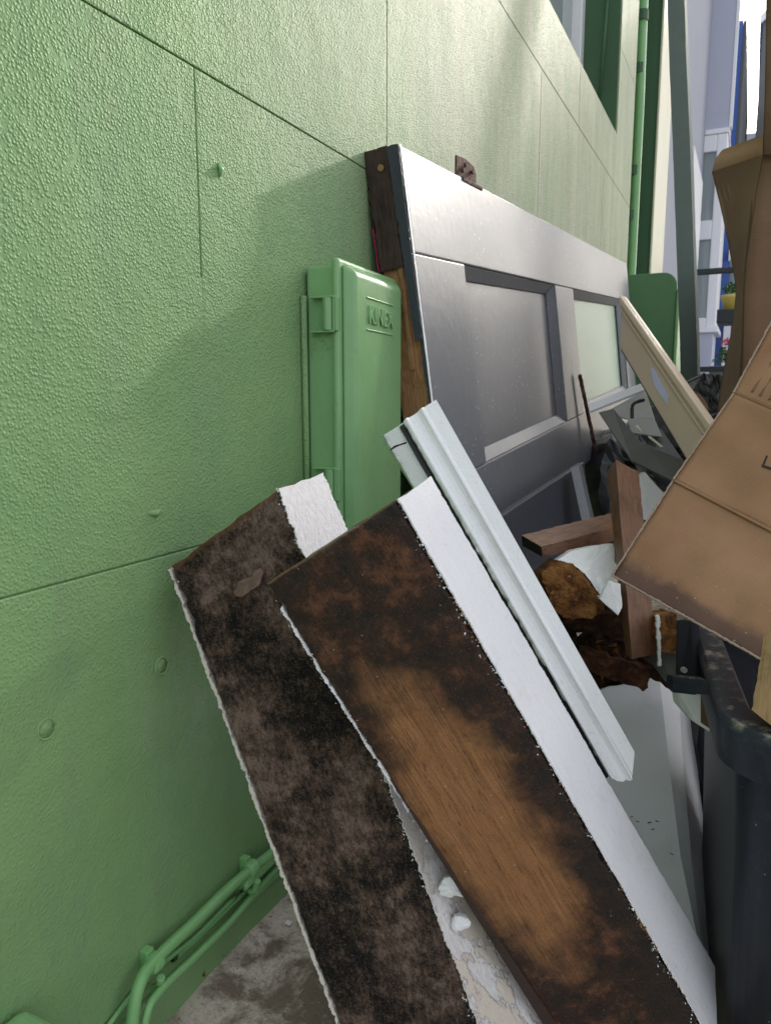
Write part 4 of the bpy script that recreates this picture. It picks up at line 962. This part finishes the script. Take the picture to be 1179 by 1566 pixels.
m.build('bin_rim', M['bin'], bn, bevel=.001, smooth=True)
m = MB(); rg = []
for kk, (ins, dz) in enumerate(((.016, -.030), (.05, -.036), (.10, -.040), (.155, -.036))):
    rg.append([q + UZ * .006 * noise.noise(q * 28) for q in rrect(ins, LA - ins, ins + .003, LB - ins, .03 if ins < .1 else .01, zi + dz)])
loft(m, rg, False, True); m.build('bin_shade_sheet', M['blackmatte'], bn)  # dark sheet added so the bin's inside reads as shade
# handle bracket on the left side
hq = PB([(1032, 948, .84), (1060, 953, .835), (1064, 1064, .72), (1030, 1060, .74)])
m = MB(); m.prism(hq, RT * .012 + FW * .01); m.build('handle_bracket', M['blackmatte'], bn, bevel=.003)
m = MB(); m.prism(PB([(1028, 1034, .735), (1086, 1040, .69), (1086, 1066, .685), (1028, 1062, .73)]), FW * .02); m.build('handle_foot', M['bin'], bn, bevel=.004)
m = MB(); c = P(1044, 1024, .755); m.tube([c, c - FW * .004], .003, 8); m.build('screw_head', M['greymetal'], bn)
# softwood batten standing in the bin
bt = board('softwood_batten', PB([(1147, 1085, .595), (1215, 1140, .56), (1290, 1140, .60), (1182, 880, .66), (1245, 880, .63), (1300, 880, .67)]), [M['batten']], res=(30, 8, 4), chip=.002)
bt2 = thing('softwood_batten', 'yellowish softwood batten with black marks standing in the bin', 'batten', P(1180, 1100, .6))
bt.name = 'batten_body'; bt.location -= bt2.location; bt.parent = bt2
m = MB()
for k, (x_, y_) in enumerate(((1162, 1040), (1166, 1010), (1169, 985), (1160, 1062), (1171, 965))):
    a = P(x_, y_, .60 + (1085 - y_) * .00031); m.tube([a, a + UZ * .005 * (1 if k % 2 else -.6) + RT * .003], .0008, 5)
m.build('printed_mark', M['ink'], bt2)

# ================================================================== leaning post
pp = board('leaning_post', [P(1017, -60, 2.3), P(1043, -60, 2.3), P(1047, -60, 2.36), P(1055, 960, 2.15), P(1082, 960, 2.15), P(1086, 960, 2.2)], [M['postg']], res=(60, 3, 2), chip=.002, rough=.004, freq=3)
tag(pp, 'tall dark grey-green post leaning slightly, beyond the grey door', 'post')
m = MB(); c = P(1031, 135, 2.28); m.tube([c - RT * .03 + UZ * .012, c + UZ * -.004 - FW * .01, c + RT * .04 - UZ * .006], .004, 6); m.build('wire_tie', M['blackmetal'], pp) if False else None

# ================================================================== BACKGROUND STREET
rl = thing('railing', 'black metal garden railing of two rails beyond the leaning post', 'railing', (.5, 4.45, GZ))
z1 = WY(1060, 417, 4.45).z; z2 = WY(1060, 565, 4.45).z
for z_ in (z1, z2):
    m = MB(); m.box((.142, 4.43, z_ - .014), (1.5, 4.47, z_ + .014)); m.build('rail', M['blackmetal'], rl, bevel=.003)
for x_ in (.80, 1.48):
    m = MB(); m.box((x_ - .02, 4.425, GZ), (x_ + .02, 4.475, z1 + .08)); m.build('railing_post', M['blackmetal'], rl, bevel=.003)
# lilac house with bay
H = 9.0
hs = thing('lilac_house', 'lilac grey rendered house with white bay window beyond the railing', 'house', (0, 10, GZ))
xb0, xb1 = -.12, WY(1113, 200, H).x
m = MB(); m.box((-5, 5.2, GZ), (-.12, 14.0, 6.5)); m.build('wall', M['lilacdk'], hs)
zt_ = WY(1085, 199, H).z; zs_ = WY(1085, 500, H).z; zu = WY(1085, -60, H).z
m = MB(); m.box((xb0, H, zt_), (xb1, 9.7, zu + 1.5)); m.build('bay_upper_wall', M['lilac'], hs)
m = MB(); m.box((xb0, H, GZ), (xb1 - .02, 9.7, zs_ - .06)); m.build('bay_lower_wall', M['lilac'], hs)
m = MB(); m.box((xb0, H - .03, zs_ - .06), (xb1 + .03, 9.75, zs_)); m.build('bay_sill', M['upvc'], hs, bevel=.006)
m = MB(); m.box((xb1 + .002, H - .006, zt_), (xb1 + .035, H + .1, zu + 1.5)); m.build('corner_trim', M['upvc'], hs, bevel=.004)
m = MB(); m.box((xb0, H - .02, zt_ - .05), (xb1 + .01, 9.7, zt_)); m.build('bay_cornice', M['upvc'], hs, bevel=.006)
# bay window: frame with two lights, one above the other
fr = MB(); zw0, zw1 = zs_, zt_ - .052; zm = WY(1080, 352, H).z
fx0, fx1 = WY(1050, 300, H).x, xb1
def F(a0, a1, b0, b1, y0=H - .012, y1=H + .05): fr.box((a0, y0, b0), (a1, y1, b1))
F(fx0, fx0 + .075, zw0, zw1); F(fx1 - .10, fx1, zw0, zw1); F(fx0 + .075, fx1 - .10, zw1 - .17, zw1); F(fx0 + .075, fx1 - .10, zw0, zw0 + .10); F(fx0 + .075, fx1 - .10, zm - .1, zm + .1)
F(xb0, fx0, zw0, zw1, H, H + .04)
wn = fr.build('window', M['upvc'], hs, bevel=.01)
for (b0, b1) in ((zw0 + .1, zm - .1), (zm + .1, zw1 - .17)):
    m = MB(); m.box((fx0 + .075, H + .02, b0), (fx1 - .10, H + .028, b1)); m.build('pane', M['pane'], wn)
m = MB(); 
for k in range(14):
    x_ = fx0 + .03 + k * .024; m.box((x_, H + .07 + .008 * (k % 2), zw0 + .1), (x_ + .024, H + .078 + .008 * (k % 2), zw1 - .17))
m.build('net_curtain', M['curtain'], wn)
m = MB(); m.box((fx1 - .10, H + .06, zw0), (fx1 - .002, 9.65, zw1)); m.build('bay_side_frame', M['upvc'], hs)
m = MB(); m.box((-.119, 7.35, GZ), (-.085, 8.6, WY(1045, 225, 7.35).z)); m.build('porch_frame', M['upvc'], hs)
# blue house, grey gable further off
bh = thing('blue_house', 'narrow glimpse of a bright blue house with white trim, right of the bay', 'house', (0, 15, GZ))
a0 = WY(1090, 300, 14).x; a1 = WY(1134, 60, 14).x
m = MB(); m.box((-4, 14.02, GZ), (a1, 19, WY(1126, 32, 14).z)); m.build('wall', M['blue'], bh)
m = MB(); m.box((WY(1113, 400, 13.9).x, 13.9, GZ), (WY(1134, 400, 13.9).x, 14.0, WY(1126, 380, 13.9).z)); m.build('white_porch', M['upvc'], bh)
m = MB(); m.box((WY(1117, 400, 13.85).x, 13.86, WY(1126, 455, 13.9).z), (WY(1130, 400, 13.85).x, 13.9, WY(1126, 395, 13.9).z)); m.build('porch_window', M['pane'], bh)
m = MB(); m.box((WY(1098, 440, 13.8).x, 13.8, WY(1105, 475, 13.8).z), (WY(1113, 440, 13.8).x, 13.88, WY(1105, 400, 13.8).z)); m.build('blue_door', M['blue'], bh)
m = MB(); m.box((a1 + .003, 14.1, GZ), (a1 + .05, 19, WY(1126, 40, 14).z + .1)); m.build('corner_board', M['slate'], bh)
gh = thing('grey_gabled_house', 'dark grey clad house with white verge, behind the raised cardboard flap', 'house', (2.2, 20, GZ))
y_ = 18; g0 = WY(1155, 200, y_).x
m = MB(); gz = WY(1155, 38, y_).z; m.prism([V((g0, y_, GZ)), V((g0 + 4, y_, GZ)), V((g0 + 4, y_, gz)), V((g0 + 2, y_, gz + 1.6)), V((g0, y_, gz))], (0, 5, 0)); m.build('wall', M['slate'], gh)
m = MB(); m.prism([V((g0 - .06, y_ - .06, gz - .02)), V((g0 + 2, y_ - .06, gz + 1.62)), V((g0 + 2, y_ - .06, gz + 1.8)), V((g0 - .06, y_ - .06, gz + .14))], (0, 5, 0)); m.build('verge', M['upvc'], gh)
m = MB(); h0 = WY(1139, 300, 17).x; m.box((h0 - 3, 24, GZ), (h0 + 1.2, 28, WY(1139, 205, 24).z)); tag(m.build('distant_house', M['lilacdk'], base=(0, 26, GZ)), 'low grey block seen under the sky gap, above the cardboard', 'house')
m = MB(); m.box((g0 + 5, 8, GZ), (g0 + 9, 17, 2.2)) 
# plant stand with pots
ps = thing('plant_stand', 'black shelf stand carrying pots, between bay window and cardboard', 'plant stand', (.3, 6.5, GZ))
sx0 = WY(1097, 480, 6.5).x; zsh = WY(1110, 476, 6.5).z
m = MB(); m.box((sx0, 6.35, zsh - .10), (sx0 + .5, 6.65, zsh)); m.build('shelf', M['blackmetal'], ps, bevel=.004)
for (a, b) in ((.02, .02), (.48, .02), (.02, .28), (.48, .28)):
    m = MB(); m.box((sx0 + .1 + a * .8 - .012, 6.35 + b - .012, GZ), (sx0 + .1 + a * .8 + .012, 6.35 + b + .012, zsh - .10)); m.build('leg', M['blackmetal'], ps)
def plant(mm, c, n_, r_, sz, seed=1):
    random.seed(seed)
    for k in range(n_):
        d_ = V((random.gauss(0, 1), random.gauss(0, 1), abs(random.gauss(0, 1)))).normalized() * r_ * random.random() ** .5
        q_ = c + d_; a = V((random.gauss(0, 1), random.gauss(0, 1), random.gauss(0, 1))).normalized(); b = a.cross(V((random.gauss(0, 1), .2, 1))).normalized()
        mm.add([q_ - a * sz, q_ - b * sz * .45, q_ + a * sz, q_ + b * sz * .45], [(0, 1, 2, 3)])
pc_ = V((WY(1117, 460, 6.5).x, 6.5, zsh))
yp = thing('yellow_pot_plant', 'yellow flower pot with green leaves on the black stand', 'pot plant', pc_)
m = MB(); m.tube([pc_, pc_ + UZ * .09, pc_ + UZ * .1, pc_ + UZ * .12], [.05, .068, .075, .075], 18); m.build('pot', M['yellow'], yp, smooth=True)
m = MB(); plant(m, pc_ + UZ * .14, 140, .08, .020); m.build('foliage', M['leaf'], yp)
pc2 = V((WY(1112, 560, 6.0).x, 6.0, WY(1112, 560, 6.0).z)); 
pk = thing('pink_flower_pot', 'pink flowers in a dark planter below the stand', 'pot plant', V((pc2.x, 6.0, GZ)))
m = MB(); m.tube([V((pc2.x, 6, GZ)), V((pc2.x, 6, pc2.z - .05)), V((pc2.x, 6, pc2.z))], [.09, .12, .13], 18); m.build('pot', M['slate'], pk, smooth=True)
m = MB(); plant(m, pc2 + UZ * .03, 200, .11, .02, 2); m.build('foliage', M['leaf'], pk)
m = MB(); plant(m, pc2 + UZ * .15, 90, .06, .02, 3); m.build('flowers', M['pink'], pk)

def flakes(name, a, b, nrm, across, n_, mat, parent, sd):
    random.seed(sd); mm = MB()
    cl = [random.random() for _ in range(14)]
    for _ in range(n_):
        q = a.lerp(b, random.random() if random.random() < .3 else min(1, max(0, random.choice(cl) + random.gauss(0, .02)))) + across * random.gauss(0, .0016) + nrm * random.uniform(.0003, .0012); r_ = random.uniform(.0004, .0015)
        vs_ = [q + V((random.uniform(-1, 1), random.uniform(-1, 1), random.uniform(-1, 1))) * r_ for _ in range(4)]
        mm.add(vs_, [(0, 1, 2), (0, 3, 1), (1, 3, 2), (0, 2, 3)])
    o = mm.build(name, M[mat], parent); o['kind'] = 'stuff'
for pp_, bb, sd in ((p1, BRD1, 3), (p2, BRD2, 4)):
    A, B, C_, A2, B2, C2 = pp_; fo = facing((B - A).cross(A2 - A).normalized(), A); ac = (A - B).normalized()
    flakes('paint_flakes', B, B2, fo, ac, 170, 'white', bb, sd); flakes('paint_flakes', A.lerp(A2, .02), A2, fo, ac, 130, 'flake', bb, sd + 9)
    flakes('wood_crumbs', B, B2, facing((B2 - B).cross(C_ - B).normalized(), B.lerp(C_, .5)), ac * .5, 200, 'rawwood', bb, sd + 20)
# ================================================================== small litter on the ground
random.seed(5); m = MB()
for k in range(1300):
    x_ = random.uniform(.008, .35) ** 1.0; y_ = random.uniform(.2, 1.4); r_ = random.uniform(.0006, .0022) * (1.4 if x_ < .03 else 1)
    q = V((x_, y_, GZ + .0105)); vs_ = [q + V((random.uniform(-1, 1), random.uniform(-1, 1), random.uniform(0, .8))) * r_ for _ in range(6)]
    m.add(vs_, [(0, 1, 2), (2, 3, 4), (0, 2, 4), (1, 5, 3), (0, 4, 5), (3, 2, 1), (5, 4, 3)])
o = m.build('grit', M['stone'], base=(.2, .6, GZ)); tag(o, 'loose grit scattered over the concrete by the wall', 'grit', kind='stuff')
c = GR(312, 1506) + UZ * .005; m = MB(); vs_ = [c + V((random.uniform(-1, 1) * .008, random.uniform(-1, 1) * .010, .006 + random.random() * .008)) for _ in range(8)]
m.add(vs_, [(0, 1, 2), (2, 3, 4), (0, 2, 4), (1, 5, 3), (0, 4, 5), (5, 6, 7), (3, 6, 7), (0, 6, 2)]); tag(m.build('dry_leaf', M['redwood'], base=c), 'crumpled brown leaf on the concrete near the wall foot', 'leaf')
m = MB(); c = GR(328, 1478) + UZ * .012; plant(m, c, 14, .012, .004, 9); tag(m.build('weed_sprig', M['leaf'], base=c), 'tiny green weed growing in the wall joint', 'weed')
m = MB(); c = GR(443, 1421) + UZ * .009; m.box(c - V((.004, .003, .001)), c + V((.003, .002, .001))); tag(m.build('paint_chip', M['white'], base=c), 'small white paint chip on the concrete beside the leftmost board', 'chip')
